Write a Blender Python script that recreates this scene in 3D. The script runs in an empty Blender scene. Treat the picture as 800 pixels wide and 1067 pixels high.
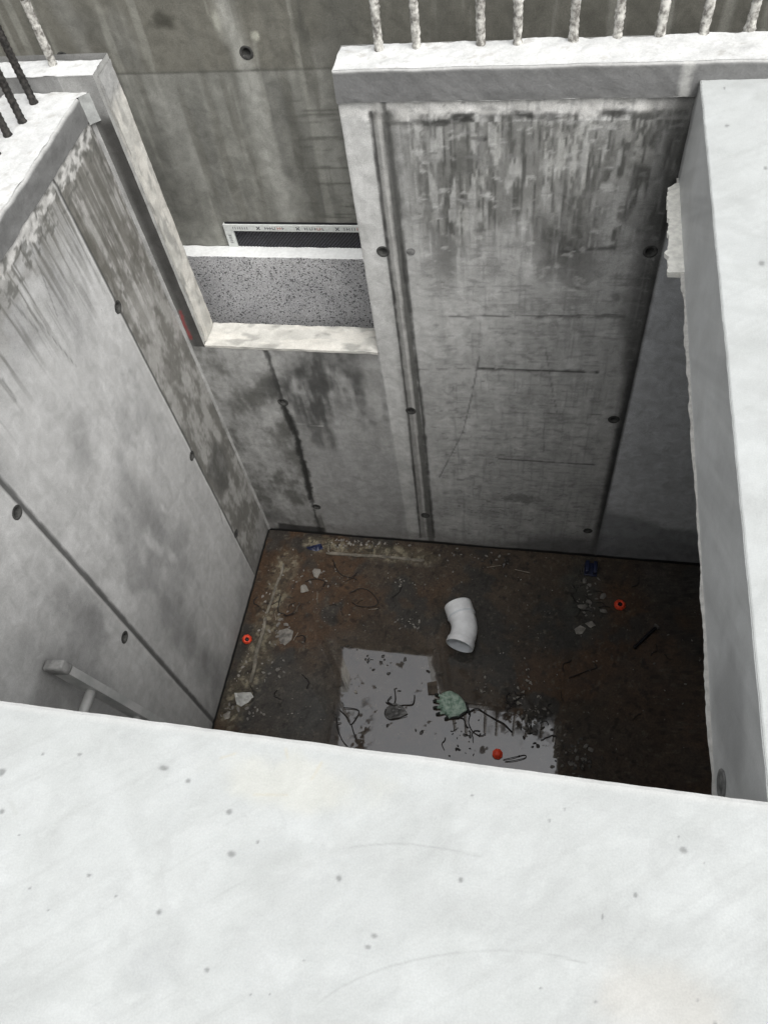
import bpy, bmesh, math, random
import numpy as np
from mathutils import Vector, Matrix, noise as mnoise

random.seed(7)
rng = np.random.RandomState(11)
scene = bpy.context.scene
COL = scene.collection
PI = math.pi

# ------------------------------------------------------------------ site dimensions (metres)
D = 2.98          # depth of the pit below the slab
Y0 = 0.387        # near edge of the opening
Y1 = 2.583        # inner face of the back wall
TW = 0.15         # thickness of the back wall
XR = 0.422        # right edge of the opening
XL = -1.699       # inner face of the left wall
TS = 0.3415       # slab thickness
ZT = 0.059        # top of the back wall
XJ = -0.7487      # right side of the wall opening
XJL = -1.62       # left side of the wall opening
ZS = -1.2533      # sill height
YF = 3.08         # face of the far wall
ZF = 0.125        # top of the far wall
HC = 1.4          # camera height

# ------------------------------------------------------------------ camera
yaw, pitch, roll, FPX = -0.3273, 0.9777, -0.1978, 819.45
def cam_axes():
    cy, sy, cp, sp = math.cos(yaw), math.sin(yaw), math.cos(pitch), math.sin(pitch)
    f = np.array([sy*cp, cy*cp, -sp]); r = np.array([cy, -sy, 0.0]); u = np.cross(r, f)
    cr, sr = math.cos(roll), math.sin(roll)
    return r*cr+u*sr, -r*sr+u*cr, f
R_, U_, F_ = cam_axes()
cam = bpy.data.cameras.new('camera'); camo = bpy.data.objects.new('camera', cam); COL.objects.link(camo)
m = Matrix(((R_[0], U_[0], -F_[0], 0), (R_[1], U_[1], -F_[1], 0), (R_[2], U_[2], -F_[2], HC), (0, 0, 0, 1)))
camo.matrix_world = m
cam.sensor_fit = 'VERTICAL'; cam.sensor_height = 36; cam.lens = 36*FPX/1067
cam.clip_start = 0.05; cam.clip_end = 500
scene.camera = camo

def at(px, py, ax, val):
    """point of the photograph on the plane  axis = val"""
    d = F_ + R_*(px-400)/FPX - U_*(py-533.5)/FPX
    o = np.array([0, 0, HC])
    return o + d*(val-o[ax])/d[ax]
def onb(p):                       # back wall  -> (x, z)
    q = at(p[0], p[1], 1, Y1); return (q[0], q[2])
def onl(p):                       # left wall  -> (y, z)
    q = at(p[0], p[1], 0, XL); return (q[1], q[2])
def onf(p):                       # far wall -> (x, z)
    q = at(p[0], p[1], 1, YF); return (q[0], q[2])
def onp(p, h=0.0):                # pit floor -> (x, y)
    q = at(p[0], p[1], 2, -D+h); return (q[0], q[1])
def ons(p):                       # slab top
    q = at(p[0], p[1], 2, 0.0); return (q[0], q[1])

# ------------------------------------------------------------------ numpy noise and stain shapes
TAB = [np.random.RandomState(100+i).rand(256, 256) for i in range(12)]
def vn(u, v, s, sv=None, seed=0):
    sv = sv or s
    a = u/s + 37.3 + seed*1.7; b = v/sv + 91.1 + seed*2.9
    i = np.floor(a).astype(int); j = np.floor(b).astype(int)
    fa = a-i; fb = b-j; fa = fa*fa*(3-2*fa); fb = fb*fb*(3-2*fb)
    T = TAB[seed % 12]
    g = lambda x, y: T[x % 256, y % 256]
    return (g(i, j)*(1-fa)*(1-fb)+g(i+1, j)*fa*(1-fb)+g(i, j+1)*(1-fa)*fb+g(i+1, j+1)*fa*fb)
def fbm(u, v, s, sv=None, o=4, seed=0):
    sv = sv or s
    t = 0; a = 1; n = 0
    for k in range(o):
        an = .45+1.15*k+.3*seed; ca, sa = math.cos(an), math.sin(an)
        p = u/s*2**k; q = v/sv*2**k
        t = t + a*vn(p*ca-q*sa, p*sa+q*ca, 1.0, 1.0, seed+k*3); n += a; a *= .55
    return t/n
def sm(x, a, b):
    t = np.clip((x-a)/(b-a), 0, 1); return t*t*(3-2*t)
def dist(u, v, pts):
    d = np.full(u.shape, 1e9)
    for (a, b) in zip(pts[:-1], pts[1:]):
        ax, ay = a; bx, by = b
        L = (bx-ax)**2+(by-ay)**2+1e-12
        t = np.clip(((u-ax)*(bx-ax)+(v-ay)*(by-ay))/L, 0, 1)
        d = np.minimum(d, np.hypot(u-ax-t*(bx-ax), v-ay-t*(by-ay)))
    return d
def seg(u, v, pts, w, soft=.5, wob=0.0, seed=1, ws=.05):
    """soft line mask along pts; wob adds an uneven edge"""
    d = dist(u, v, pts)
    if wob: d = d + (fbm(u, v, ws, seed=seed)-.5)*2*wob
    return 1-sm(d, w*(1-soft), w*(1+soft))
def blob(u, v, c, ru, rv, wob=.5, s=.08, seed=2, soft=.6):
    d = np.hypot((u-c[0])/ru, (v-c[1])/rv) + (fbm(u, v, s, seed=seed)-.5)*2*wob
    return 1-sm(d, 1-soft, 1+soft*.4)
def quad(u, v, pts, soft=.01, wob=.0, s=.05, seed=3):
    """inside a convex polygon (any order), soft edge"""
    cx = sum(p[0] for p in pts)/len(pts); cy = sum(p[1] for p in pts)/len(pts)
    k = np.full(u.shape, 1e9)
    for i in range(len(pts)):
        a = pts[i]; b = pts[(i+1) % len(pts)]
        nx, ny = -(b[1]-a[1]), b[0]-a[0]; l = math.hypot(nx, ny) or 1
        nx, ny = nx/l, ny/l
        if (cx-a[0])*nx+(cy-a[1])*ny < 0: nx, ny = -nx, -ny
        k = np.minimum(k, (u-a[0])*nx+(v-a[1])*ny)
    if wob: k = k+(fbm(u, v, s, seed=seed)-.5)*2*wob
    return sm(k, -soft, soft)

class Paint:
    def __init__(s, u, v, base):
        s.u = u; s.v = v; s.c = np.ones(u.shape+(3,))*np.array(base)
    def mix(s, mask, col, a=1.0):
        k = np.clip(mask*a, 0, 1)[..., None]; s.c = s.c*(1-k)+np.array(col)*k
    def mul(s, f): s.c = s.c*(f[..., None] if getattr(f, 'ndim', 0) == 2 else f)

# ------------------------------------------------------------------ mesh helpers
class Sheets:
    """collects painted grids; built as one mesh with a point colour and a wet mask"""
    def __init__(s): s.V = []; s.F = []; s.C = []; s.W = []; s.n = 0
    def grid(s, o, du, dv, us, vs, col, keep=None, wet=None, disp=None, flip=False):
        us = np.asarray(us, float); vs = np.asarray(vs, float)
        u, v = np.meshgrid(us, vs, indexing='ij')
        o = np.array(o, float); du = np.array(du, float); dv = np.array(dv, float)
        nrm = np.cross(du, dv)
        P = o + u[..., None]*du + v[..., None]*dv
        if disp is not None: P = P + disp(u, v)[..., None]*nrm
        c = col(u, v) if callable(col) else np.ones(u.shape+(3,))*np.array(col)
        w = wet(u, v) if wet is not None else np.zeros(u.shape)
        nu, nv = u.shape
        idx = np.arange(nu*nv).reshape(nu, nv)+s.n
        q = np.stack([idx[:-1, :-1], idx[1:, :-1], idx[1:, 1:], idx[:-1, 1:]], -1)
        if keep is not None:
            uc = (u[:-1, :-1]+u[1:, 1:])/2; vc = (v[:-1, :-1]+v[1:, 1:])/2
            q = q[keep(uc, vc)]
        q = q.reshape(-1, 4)
        if flip: q = q[:, ::-1]
        s.V.append(P.reshape(-1, 3)); s.F.append(q); s.C.append(c.reshape(-1, 3)); s.W.append(w.reshape(-1)); s.n += nu*nv
    def box(s, lo, hi, step, col, skip=''):
        """closed block of coarse grids; skip letters of faces: x X y Y z Z"""
        r = lambda a, b: np.linspace(a, b, max(2, int((b-a)/step)+1))
        x0, y0, z0 = lo; x1, y1, z1 = hi
        cc = lambda f: (lambda u, v: f(u, v)) if callable(f) else f
        for k, o, du, dv, us, vs in (('x', (x0, 0, 0), (0, 0, 1), (0, 1, 0), r(z0, z1), r(y0, y1)),
                                     ('X', (x1, 0, 0), (0, 1, 0), (0, 0, 1), r(y0, y1), r(z0, z1)),
                                     ('y', (0, y0, 0), (1, 0, 0), (0, 0, 1), r(x0, x1), r(z0, z1)),
                                     ('Y', (0, y1, 0), (0, 0, 1), (1, 0, 0), r(z0, z1), r(x0, x1)),
                                     ('z', (0, 0, z0), (0, 1, 0), (1, 0, 0), r(y0, y1), r(x0, x1)),
                                     ('Z', (0, 0, z1), (1, 0, 0), (0, 1, 0), r(x0, x1), r(y0, y1))):
            if k in skip: continue
            s.grid(o, du, dv, us, vs, col)
    def build(s, name, mat, parent=None, warp=0.0, wscale=.12, smooth=False):
        V = np.concatenate(s.V); F = np.concatenate(s.F); C = np.concatenate(s.C); W = np.concatenate(s.W)
        if warp:
            x, y, z = V[:, 0].copy(), V[:, 1].copy(), V[:, 2].copy()
            a = x+z*.73; b = y+z*.61
            V[:, 0] += (fbm(a, b, wscale, o=4, seed=1)-.5)*2*warp
            V[:, 1] += (fbm(b, a, wscale, o=4, seed=2)-.5)*2*warp
            V[:, 2] += (fbm(x+y*.2, y-x*.15+z*.4, wscale, o=4, seed=5)-.5)*2*warp
        me = bpy.data.meshes.new(name)
        me.vertices.add(len(V)); me.vertices.foreach_set('co', V.astype(np.float32).ravel())
        me.loops.add(len(F)*4); me.loops.foreach_set('vertex_index', F.astype(np.int32).ravel())
        me.polygons.add(len(F)); me.polygons.foreach_set('loop_start', np.arange(0, len(F)*4, 4, dtype=np.int32))
        me.polygons.foreach_set('loop_total', np.full(len(F), 4, dtype=np.int32))
        me.polygons.foreach_set('use_smooth', np.full(len(F), bool(smooth)))
        me.update(calc_edges=True)
        at_ = me.color_attributes.new('stain', 'FLOAT_COLOR', 'POINT')
        rgba = np.ones((len(V), 4), np.float32); rgba[:, :3] = np.clip(C, 0.002, 1)
        at_.data.foreach_set('color', rgba.ravel())
        aw = me.attributes.new('wet', 'FLOAT', 'POINT'); aw.data.foreach_set('value', W.astype(np.float32))
        me.materials.append(mat)
        o = bpy.data.objects.new(name, me); COL.objects.link(o)
        if parent: o.parent = parent
        return o

def link(name, bm, mat, parent=None, smooth=True):
    me = bpy.data.meshes.new(name); bm.normal_update(); bm.to_mesh(me); bm.free()
    for p in me.polygons: p.use_smooth = smooth
    me.materials.append(mat)
    o = bpy.data.objects.new(name, me); COL.objects.link(o)
    if parent: o.parent = parent
    return o
def tag(o, label=None, cat=None, group=None, kind=None):
    if label: o['label'] = label
    if cat: o['category'] = cat
    if group: o['group'] = group
    if kind: o['kind'] = kind
    return o
def empty(name, loc, rz=0.0):
    o = bpy.data.objects.new(name, None); COL.objects.link(o); o.location = loc; o.rotation_euler = (0, 0, rz)
    o.empty_display_size = .05
    return o

def tube(bm, pts, r, n=8, cap=True, rf=None, ell=None):
    """swept tube through pts; r radius or rf(i) radius; ell squashes vertically"""
    pts = [Vector(p) for p in pts]; rings = []
    up = Vector((0, 0, 1))
    for i, p in enumerate(pts):
        t = (pts[min(i+1, len(pts)-1)]-pts[max(i-1, 0)]).normalized()
        a = t.cross(up)
        if a.length < .05: a = t.cross(Vector((0, 1, 0)))
        a.normalize(); b = a.cross(t).normalized()
        rr = rf(i) if rf else r
        rings.append([bm.verts.new(p+a*math.cos(2*PI*k/n)*rr+b*math.sin(2*PI*k/n)*rr*(ell or 1)) for k in range(n)])
    for A, B in zip(rings[:-1], rings[1:]):
        for k in range(n): bm.faces.new((A[k], A[(k+1) % n], B[(k+1) % n], B[k]))
    if cap: bm.faces.new(rings[0][::-1]); bm.faces.new(rings[-1])
    return rings
def lathe(bm, prof, n=24, M=Matrix()):
    """profile (r, z) around z"""
    rings = [[bm.verts.new(M @ Vector((r*math.cos(2*PI*k/n), r*math.sin(2*PI*k/n), z))) for k in range(n)] for r, z in prof]
    for A, B in zip(rings[:-1], rings[1:]):
        for k in range(n): bm.faces.new((A[k], A[(k+1) % n], B[(k+1) % n], B[k]))
    return rings
def add_box(bm, lo, hi, M=Matrix(), bev=0.0):
    r = bmesh.ops.create_cube(bm, size=1)
    vs = r['verts']
    for v in vs:
        v.co = M @ Vector([(lo[i]+hi[i])/2+v.co[i]*(hi[i]-lo[i]) for i in range(3)])
    if bev:
        es = list({e for v in vs for e in v.link_edges})
        bmesh.ops.bevel(bm, geom=es, offset=bev, segments=2, affect='EDGES', profile=.6)

# ------------------------------------------------------------------ materials
def mat(name):
    M = bpy.data.materials.new(name); M.use_nodes = True
    nt = M.node_tree; return M, nt, nt.nodes, nt.links, nt.nodes['Principled BSDF']
def N(nodes, t, **k):
    n = nodes.new(t)
    for a, b in k.items():
        if a in n.inputs: n.inputs[a].default_value = b
        else: setattr(n, a, b)
    return n
def ramp(nodes, p0, p1, c0, c1):
    r = nodes.new('ShaderNodeValToRGB'); e = r.color_ramp.elements
    e[0].position = p0; e[1].position = p1; e[0].color = (*c0, 1); e[1].color = (*c1, 1); return r
def mul(nodes, links, a, b, fac=1.0):
    x = nodes.new('ShaderNodeMix'); x.data_type = 'RGBA'; x.blend_type = 'MULTIPLY'; x.inputs[0].default_value = fac
    links.new(a, x.inputs[6]); links.new(b, x.inputs[7]); return x.outputs[2]

def concrete(name, rough=.8, fine=240., mott=18., lo=.80, bump=.25, pits=True, wet=False, dist_=.002, spec=.35):
    M, nt, nd, ln, b = mat(name)
    tc = N(nd, 'ShaderNodeTexCoord'); at_ = N(nd, 'ShaderNodeAttribute', attribute_name='stain')
    n1 = N(nd, 'ShaderNodeTexNoise', Scale=fine, Detail=4.0, Roughness=.65); ln.new(tc.outputs['Object'], n1.inputs['Vector'])
    n2 = N(nd, 'ShaderNodeTexNoise', Scale=mott, Detail=7.0, Roughness=.62, Distortion=.6); ln.new(tc.outputs['Object'], n2.inputs['Vector'])
    r1 = ramp(nd, .3, .7, (lo,)*3, (1.10, 1.10, 1.09)); ln.new(n1.outputs[0], r1.inputs[0])
    r2 = ramp(nd, .32, .68, (lo+.02,)*3, (1.12, 1.12, 1.13)); ln.new(n2.outputs[0], r2.inputs[0])
    c = mul(nd, ln, at_.outputs['Color'], r1.outputs[0]); c = mul(nd, ln, c, r2.outputs[0])
    if pits:
        v = N(nd, 'ShaderNodeTexVoronoi', Scale=55.0); v.inputs['Randomness'].default_value = 1
        ln.new(tc.outputs['Object'], v.inputs['Vector'])
        wv = N(nd, 'ShaderNodeTexNoise', Scale=9.0, Detail=2.0); ln.new(tc.outputs['Object'], wv.inputs['Vector'])
        # only some cells carry a blow hole
        ms = N(nd, 'ShaderNodeMath', operation='MULTIPLY'); ln.new(wv.outputs[0], ms.inputs[0]); ms.inputs[1].default_value = .26
        cmp_ = N(nd, 'ShaderNodeMath', operation='LESS_THAN'); ln.new(v.outputs['Distance'], cmp_.inputs[0])
        sb = N(nd, 'ShaderNodeMath', operation='SUBTRACT'); ln.new(ms.outputs[0], sb.inputs[0]); sb.inputs[1].default_value = .075
        ln.new(sb.outputs[0], cmp_.inputs[1])
        rp = ramp(nd, 0, 1, (1, 1, 1), (.62, .62, .61)); ln.new(cmp_.outputs[0], rp.inputs[0])
        c = mul(nd, ln, c, rp.outputs[0])
    ln.new(c, b.inputs['Base Color'])
    bp = N(nd, 'ShaderNodeBump', Strength=bump, Distance=dist_)
    ad = N(nd, 'ShaderNodeMath', operation='MULTIPLY_ADD'); ln.new(n2.outputs[0], ad.inputs[0]); ad.inputs[1].default_value = 2.5; ln.new(n1.outputs[0], ad.inputs[2])
    ln.new(ad.outputs[0], bp.inputs['Height']); ln.new(bp.outputs[0], b.inputs['Normal'])
    rr = N(nd, 'ShaderNodeMapRange'); ln.new(n2.outputs[0], rr.inputs[0]); rr.inputs[3].default_value = rough-.12; rr.inputs[4].default_value = rough+.1
    b.inputs['Specular IOR Level'].default_value = spec
    ln.new(rr.outputs[0], b.inputs['Roughness'])
    if wet:
        w = N(nd, 'ShaderNodeAttribute', attribute_name='wet')
        ln.new(w.outputs['Fac'], b.inputs['Coat Weight']); b.inputs['Coat Roughness'].default_value = .015; b.inputs['Coat IOR'].default_value = 2.5
    return M
def simple(name, col, rough=.5, metal=0.0, var=.15, scale=40., bump=.1, spec=.5, col2=None, dist_=.001):
    M, nt, nd, ln, b = mat(name)
    tc = N(nd, 'ShaderNodeTexCoord')
    n1 = N(nd, 'ShaderNodeTexNoise', Scale=scale, Detail=5.0, Roughness=.6); ln.new(tc.outputs['Object'], n1.inputs['Vector'])
    c2 = col2 or tuple(min(1, x*(1+var)) for x in col)
    r = ramp(nd, .38, .62, tuple(x*(1-var) for x in col), c2); ln.new(n1.outputs[0], r.inputs[0])
    ln.new(r.outputs[0], b.inputs['Base Color']); b.inputs['Roughness'].default_value = rough; b.inputs['Metallic'].default_value = metal
    b.inputs['Specular IOR Level'].default_value = spec
    bp = N(nd, 'ShaderNodeBump', Strength=bump, Distance=dist_); ln.new(n1.outputs[0], bp.inputs['Height']); ln.new(bp.outputs[0], b.inputs['Normal'])
    return M

M_WALL = concrete('formed_concrete', rough=.78, lo=.74, bump=.35)
M_WALLS = concrete('smooth_formed_concrete', rough=.76, lo=.85, bump=.2)
M_TOP = concrete('rough_white_concrete', rough=.9, fine=160, mott=30, lo=.9, bump=.35, dist_=.003, pits=False)
M_SLAB = concrete('troweled_slab', rough=.75, fine=300, mott=7, lo=.95, bump=.10, dist_=.001, pits=False)
M_FLOOR = concrete('wet_pit_floor', rough=.75, fine=90, mott=14, lo=.55, bump=.5, pits=False, wet=True, spec=.3)
M_CREAM = concrete('cream_mortar', rough=.85, fine=180, mott=12, lo=.86, bump=.5, dist_=.004, pits=False)
M_HOLE = simple('tie_hole_concrete', (.045, .045, .042), .9, var=.4, bump=.4)
M_PLUG = simple('tie_ring_concrete', (.17, .17, .165), .85, var=.3, bump=.4)
M_REBAR = simple('dark_rebar_steel', (.018, .017, .016), .6, .2, var=.5, scale=90, bump=.4, col2=(.05, .046, .042))
M_REBARC = simple('cement_coated_rebar', (.17, .16, .145), .85, 0, scale=48, bump=.8, col2=(.58, .57, .53), dist_=.003)
M_PVC = simple('grey_white_pvc', (.80, .81, .82), .32, var=.09, scale=14, bump=.02)
M_PVCIN = simple('pvc_inner', (.66, .69, .72), .4, var=.05, scale=14, bump=.02)
M_RED = simple('orange_red_plastic', (.80, .075, .03), .4, var=.12)
M_ALU = simple('dusty_aluminium', (.46, .47, .46), .5, .5, var=.10, scale=12, bump=.05, col2=(.56, .56, .55))
M_RUBBER = simple('scuffed_plastic_cap', (.20, .20, .195), .7, var=.25, scale=25)
M_STONE = simple('concrete_chip', (.16, .15, .135), .85, var=.45, scale=30, bump=.5)
M_STONEL = simple('pale_concrete_chip', (.24, .225, .20), .85, var=.3, scale=30, bump=.5)
M_STONED = simple('wet_dark_chip', (.03, .026, .022), .45, var=.4, scale=30, bump=.5)
M_WIRE = simple('rusty_tie_wire', (.012, .009, .008), .6, .1, var=.4, scale=80)
M_WIREL = simple('pale_wire', (.22, .19, .15), .6, .1, var=.3, scale=80)
M_WOOD = simple('pale_wood_lath', (.15, .135, .108), .8, var=.35, scale=26, bump=.4)
M_WOODD = simple('dark_wet_wood', (.06, .045, .032), .7, var=.4, scale=26, bump=.4)
M_GREEN = simple('pale_green_latex', (.22, .36, .27), .7, var=.35, scale=45, bump=.8, col2=(.42, .52, .44), dist_=.004)
M_BLACKF = simple('black_knit', (.018, .02, .018), .8, var=.4, scale=120, bump=.5)
M_PAPER = simple('grubby_white_paper', (.42, .42, .40), .8, var=.18, scale=25, bump=.3)
M_BLUE = simple('navy_plastic', (.010, .015, .045), .4, var=.3)
M_FILM = simple('printed_film_white', (.62, .64, .62), .45, var=.08, scale=60)
M_INK = simple('dark_ink', (.10, .10, .11), .6, var=.3)
M_INKR = simple('red_ink', (.45, .16, .13), .6, var=.3)
M_BLACK = simple('black_plastic', (.006, .006, .009), .35, var=.3, scale=80)
M_SOIL = simple('earth', (.11, .085, .06), .95, var=.35, scale=5, bump=.6)

# speckled lightweight board
def eps_mat():
    M, nt, nd, ln, b = mat('speckled_bead_board')
    tc = N(nd, 'ShaderNodeTexCoord')
    v = N(nd, 'ShaderNodeTexVoronoi', Scale=150.0); ln.new(tc.outputs['Object'], v.inputs['Vector'])
    r = ramp(nd, .0, .55, (.92, .92, .93), (.46, .46, .465)); ln.new(v.outputs['Distance'], r.inputs[0])
    sp = N(nd, 'ShaderNodeSeparateColor'); ln.new(v.outputs['Color'], sp.inputs[0])
    r2 = ramp(nd, .05, .26, (.22, .22, .22), (1, 1, 1)); r2.color_ramp.interpolation = 'LINEAR'; ln.new(sp.outputs[0], r2.inputs[0])
    r3 = ramp(nd, .2, .9, (.8, .8, .8), (1.15, 1.15, 1.15)); ln.new(sp.outputs[1], r3.inputs[0])
    c = mul(nd, ln, r.outputs[0], r2.outputs[0]); c = mul(nd, ln, c, r3.outputs[0])
    n3 = N(nd, 'ShaderNodeTexNoise', Scale=6.0, Detail=4.0); ln.new(tc.outputs['Object'], n3.inputs['Vector'])
    r4 = ramp(nd, .35, .65, (.88, .88, .89), (1.08, 1.08, 1.08)); ln.new(n3.outputs[0], r4.inputs[0])
    c = mul(nd, ln, c, r4.outputs[0])
    ln.new(c, b.inputs['Base Color']); b.inputs['Roughness'].default_value = .8
    bp = N(nd, 'ShaderNodeBump', Strength=.5, Distance=.003); bp.invert = True; ln.new(v.outputs['Distance'], bp.inputs['Height']); ln.new(bp.outputs[0], b.inputs['Normal'])
    return M
M_EPS = eps_mat()

def lin(a, b, st): return np.linspace(a, b, max(2, int(round((b-a)/st))+1))
def cat(*a):
    r = np.concatenate(a); return np.unique(np.round(r, 5))

# ------------------------------------------------------------------ tie holes (real recesses)
HOLER = .0122
def tie_hole(parent, c, nrm, r=HOLER, dark=True, depth=.03):
    n = Vector(nrm)
    Mx = Matrix.Translation(Vector(c)) @ n.to_track_quat('Z', 'Y').to_matrix().to_4x4()
    bm = bmesh.new()
    sz = random.uniform(.9, 1.15)
    sz = random.uniform(.98, 1.08); prof = [(r*2.25*sz, .0006), (r*2.05*sz, .0022), (r*1.5*sz, .0016), (r*1.2*sz, -.006), (r*.8*sz, -depth), (.0005, -depth)]
    if not dark: prof = [(r*1.5, .0006), (r*1.3, .0024), (r*1.1, .001), (r*.9, .002), (.0005, .002)]
    lathe(bm, prof, 18, Mx)
    for v in bm.verts:
        v.co += Vector([(mnoise.noise(v.co*60+Vector((k*7, 0, 0))))*.0012 for k in range(3)])
    return link('tie_hole', bm, M_HOLE if dark else M_PLUG, parent)

# ------------------------------------------------------------------ BACK WALL
hb = [onb(p) for p in ((399, 262), (428, 428), (443, 537), (677, 262), (639, 437), (612, 553), (295, 419), (330, 528))]
A1 = [onb(p) for p in ((386, 118), (405, 270), (425, 430), (438, 560))]
B1 = [onb(p) for p in ((404, 118), (421, 270), (440, 430), (452, 560))]
C1 = [onb(p) for p in ((722, 105), (700, 180), (678, 290), (655, 410), (637, 490), (620, 580))]
LS = [onb(p) for p in ((276, 362), (287, 395), (296, 425), (309, 455), (317, 485), (324, 520), (334, 556))]

def col_back(x, z):
    P = Paint(x, z, (.33, .33, .322))
    P.mul(.86+.28*fbm(x, z, .5, o=5, seed=1)); P.mul(.80+.40*fbm(x, z, .10, .16, o=5, seed=11)); P.mul(.90+.2*fbm(x, z, .02, .35, o=3, seed=4))
    # board grain: faint horizontal ghosts of the plywood
    P.mul(.965+.07*vn(x, z, .9, .012, 4))
    right = sm(x, XJ-.005, XJ+.01)
    # --- cement crust beneath the top band
    cr = (1-sm(-z, .085, .125+.0))*0
    edge = -.115+(fbm(x, z, .10, o=4, seed=6)-.5)*.09
    P.mix((z > edge)*right, (.46, .455, .44), .8)
    P.mix(seg(x, z, [(-.7, -.125), (-.45, -.135), (-.2, -.115), (.1, -.12), (.4, -.11)], .008, .6, .018, 7, .06), (.10, .10, .095), .75*1)
    # --- dark run-off streaks from the top
    big = fbm(x, z, .22, .5, o=2, seed=8)
    st = fbm(x, z, .030, .50, o=4, seed=2)
    st2 = fbm(x, z, .012, .16, o=3, seed=9)
    reg = sm(x, -.62, -.40)*right
    fade = sm(z+(big-.5)*.9, -.95, -.28)*(1-sm(z, -.12, -.09))
    big = fbm(x, z, .22, .5, o=2, seed=8)
    P.mix(sm(st*.5+st2*.3+big*.4, .50, .64)*reg*fade, (.085, .085, .08), .9)
    P.mix(sm(fbm(x, z, .016, .09, o=3, seed=5), .56, .68)*reg*fade*sm(z, -.75, -.25), (.40, .40, .39), .75)
    zone = sm(z+(fbm(x, z, .16, .3, o=4, seed=6)-.5)*.55, -.72, -.42)*reg*(z < -.135)
    P.mix(zone, (.150, .150, .142), .78)
    P.mix(zone*sm(st2, .50, .62), (.085, .085, .08), .75)
    P.mix(zone*sm(fbm(x, z, .011, .075, o=3, seed=5), .48, .60)*sm(fbm(x, z, .13, .2, o=3, seed=8), .42, .60), (.36, .36, .345), .6)
    P.mix(zone*sm(fbm(x, z, .03, .16, o=3, seed=2), .58, .66), (.34, .34, .33), .7)
    for p_, a_, b_ in (((376+20, 122), .045, .018), ((455, 128), .06, .016), ((480, 122), .05, .02), ((545, 118), .05, .014), ((640, 118), .05, .014), ((500, 145), .03, .010)):
        P.mix(blob(x, z, onb(p_), a_, b_, .7, .03, 7, .5), (.045, .045, .042), .8)
    # fine sideways scuffs left by the form ply
    P.mix(sm(fbm(x, z, .10, .006, o=3, seed=2), .60, .70)*sm(fbm(x, z, .2, .12, o=2, seed=9), .40, .60)*reg*(x < .40)*(z < -.4), (.19, .19, .185), .45)
    P.mix(sm(fbm(x, z, .07, .005, o=3, seed=10), .62, .70)*reg*(x < .26)*(z < -.8), (.44, .44, .43), .25)
    for p_, a_, b_ in (((470, 405), .025, .03), ((480, 500), .03, .015), ((600, 300), .02, .012), ((500, 240), .025, .01), ((545, 540-20), .10, .05), ((640, 310), .02, .03)):
        P.mix(blob(x, z, onb(p_), a_, b_, .8, .02, 7, .5), (.13, .13, .125), .6)
    # --- double plank strip by the opening
    w = quad(x, z, [A1[0], B1[0], B1[-1], A1[-1]], .004, .004)
    P.mix(w, (.17, .168, .16), .65)
    P.mix(quad(x, z, [((A1[0][0]+B1[0][0])/2+.01, 0), (B1[0][0], 0), (B1[-1][0], -3), ((A1[-1][0]+B1[-1][0])/2+.006, -3)], .004, .008, .06), (.095, .095, .09), .8)
    P.mix(seg(x, z, A1, .0055, .7, .004), (.055, .054, .052), .95)
    P.mix(seg(x, z, B1, .008, .8, .008, 4, .06), (.055, .055, .052), .92)
    P.mix(seg(x, z, [((a_[0]+b_[0])/2-.004, a_[1]) for a_, b_ in zip(A1, B1)], .006, .8, .006, 3, .08), (.46, .455, .44), .5)
    P.mix(seg(x, z, [onb((406, 120)), onb((417, 250))], .022, .8, .015, 4), (.10, .10, .095), .65)
    # light board between strip and opening
    P.mix(quad(x, z, [(XJ, .05), (A1[0][0]-.005, .05), (A1[-1][0]-.01, -2.1), (XJ, -2.1)], .01, .01)*sm(z, -2.2, -1.4), (.42, .42, .41), .6)
    # --- right seam and the dark corner
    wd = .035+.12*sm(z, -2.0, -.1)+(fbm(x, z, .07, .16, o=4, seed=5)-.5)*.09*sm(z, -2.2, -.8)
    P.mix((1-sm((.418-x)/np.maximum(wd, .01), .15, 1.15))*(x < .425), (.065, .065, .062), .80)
    P.mix(seg(x, z, C1[2:], .016, .9, .010, 5, .05), (.05, .05, .05), .92)
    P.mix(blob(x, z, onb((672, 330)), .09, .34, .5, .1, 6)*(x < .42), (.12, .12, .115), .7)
    # smooth panel right of the seam
    k = sm(x, .425, .435)*(z < -.3)
    P.mix(k, (.42, .428, .436), .9)
    # --- formwork joint marks
    for a, b, wd, al in (((455, 330), (642, 328), .0022, .55), ((497, 384), (622, 388), .0050, .8), ((520, 478), (618, 484), .0040, .7),
                         ((585, 262), (640, 258), .006, .6), ((560, 330), (655, 330), .006, .5), ((430, 385), (500, 384), .0015, .3),
                         ((470, 300), (560, 297), .0015, .3), ((530, 430), (630, 432), .0015, .3), ((455, 525), (600, 534), .0015, .35)):
        P.mix(seg(x, z, [onb(a), onb(b)], wd*1.25, .8, .0035, 5, .03), (.075, .075, .072), min(1, al*1.25))
    P.mix(seg(x, z, [onb(p) for p in ((499, 372), (492, 410), (482, 450), (458, 497))], .0032, .8, .002), (.12, .12, .118), .8)
    P.mix(seg(x, z, [onb(p) for p in ((568, 362), (573, 395), (580, 430))], .003, .8, .003), (.13, .13, .128), .7)
    P.mix(seg(x, z, [onb(p) for p in ((567, 430), (566, 470))], .003, .8, .003), (.15, .15, .148), .6)
    # small scabs
    sc = sm(fbm(x, z, .035, .014, o=3, seed=3), .73, .80)*sm(x, -.55, -.5)*(x < .4)*sm(fbm(x, z, .3, .3, o=2, seed=6), .40, .6)
    P.mix(sc, (.12, .12, .115), .6)
    P.mix(sm(fbm(x, z, .06, .022, o=4, seed=10), .62, .74)*sm(x, -.55, -.5)*(x < .4), (.20, .20, .195), .55)
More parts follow.
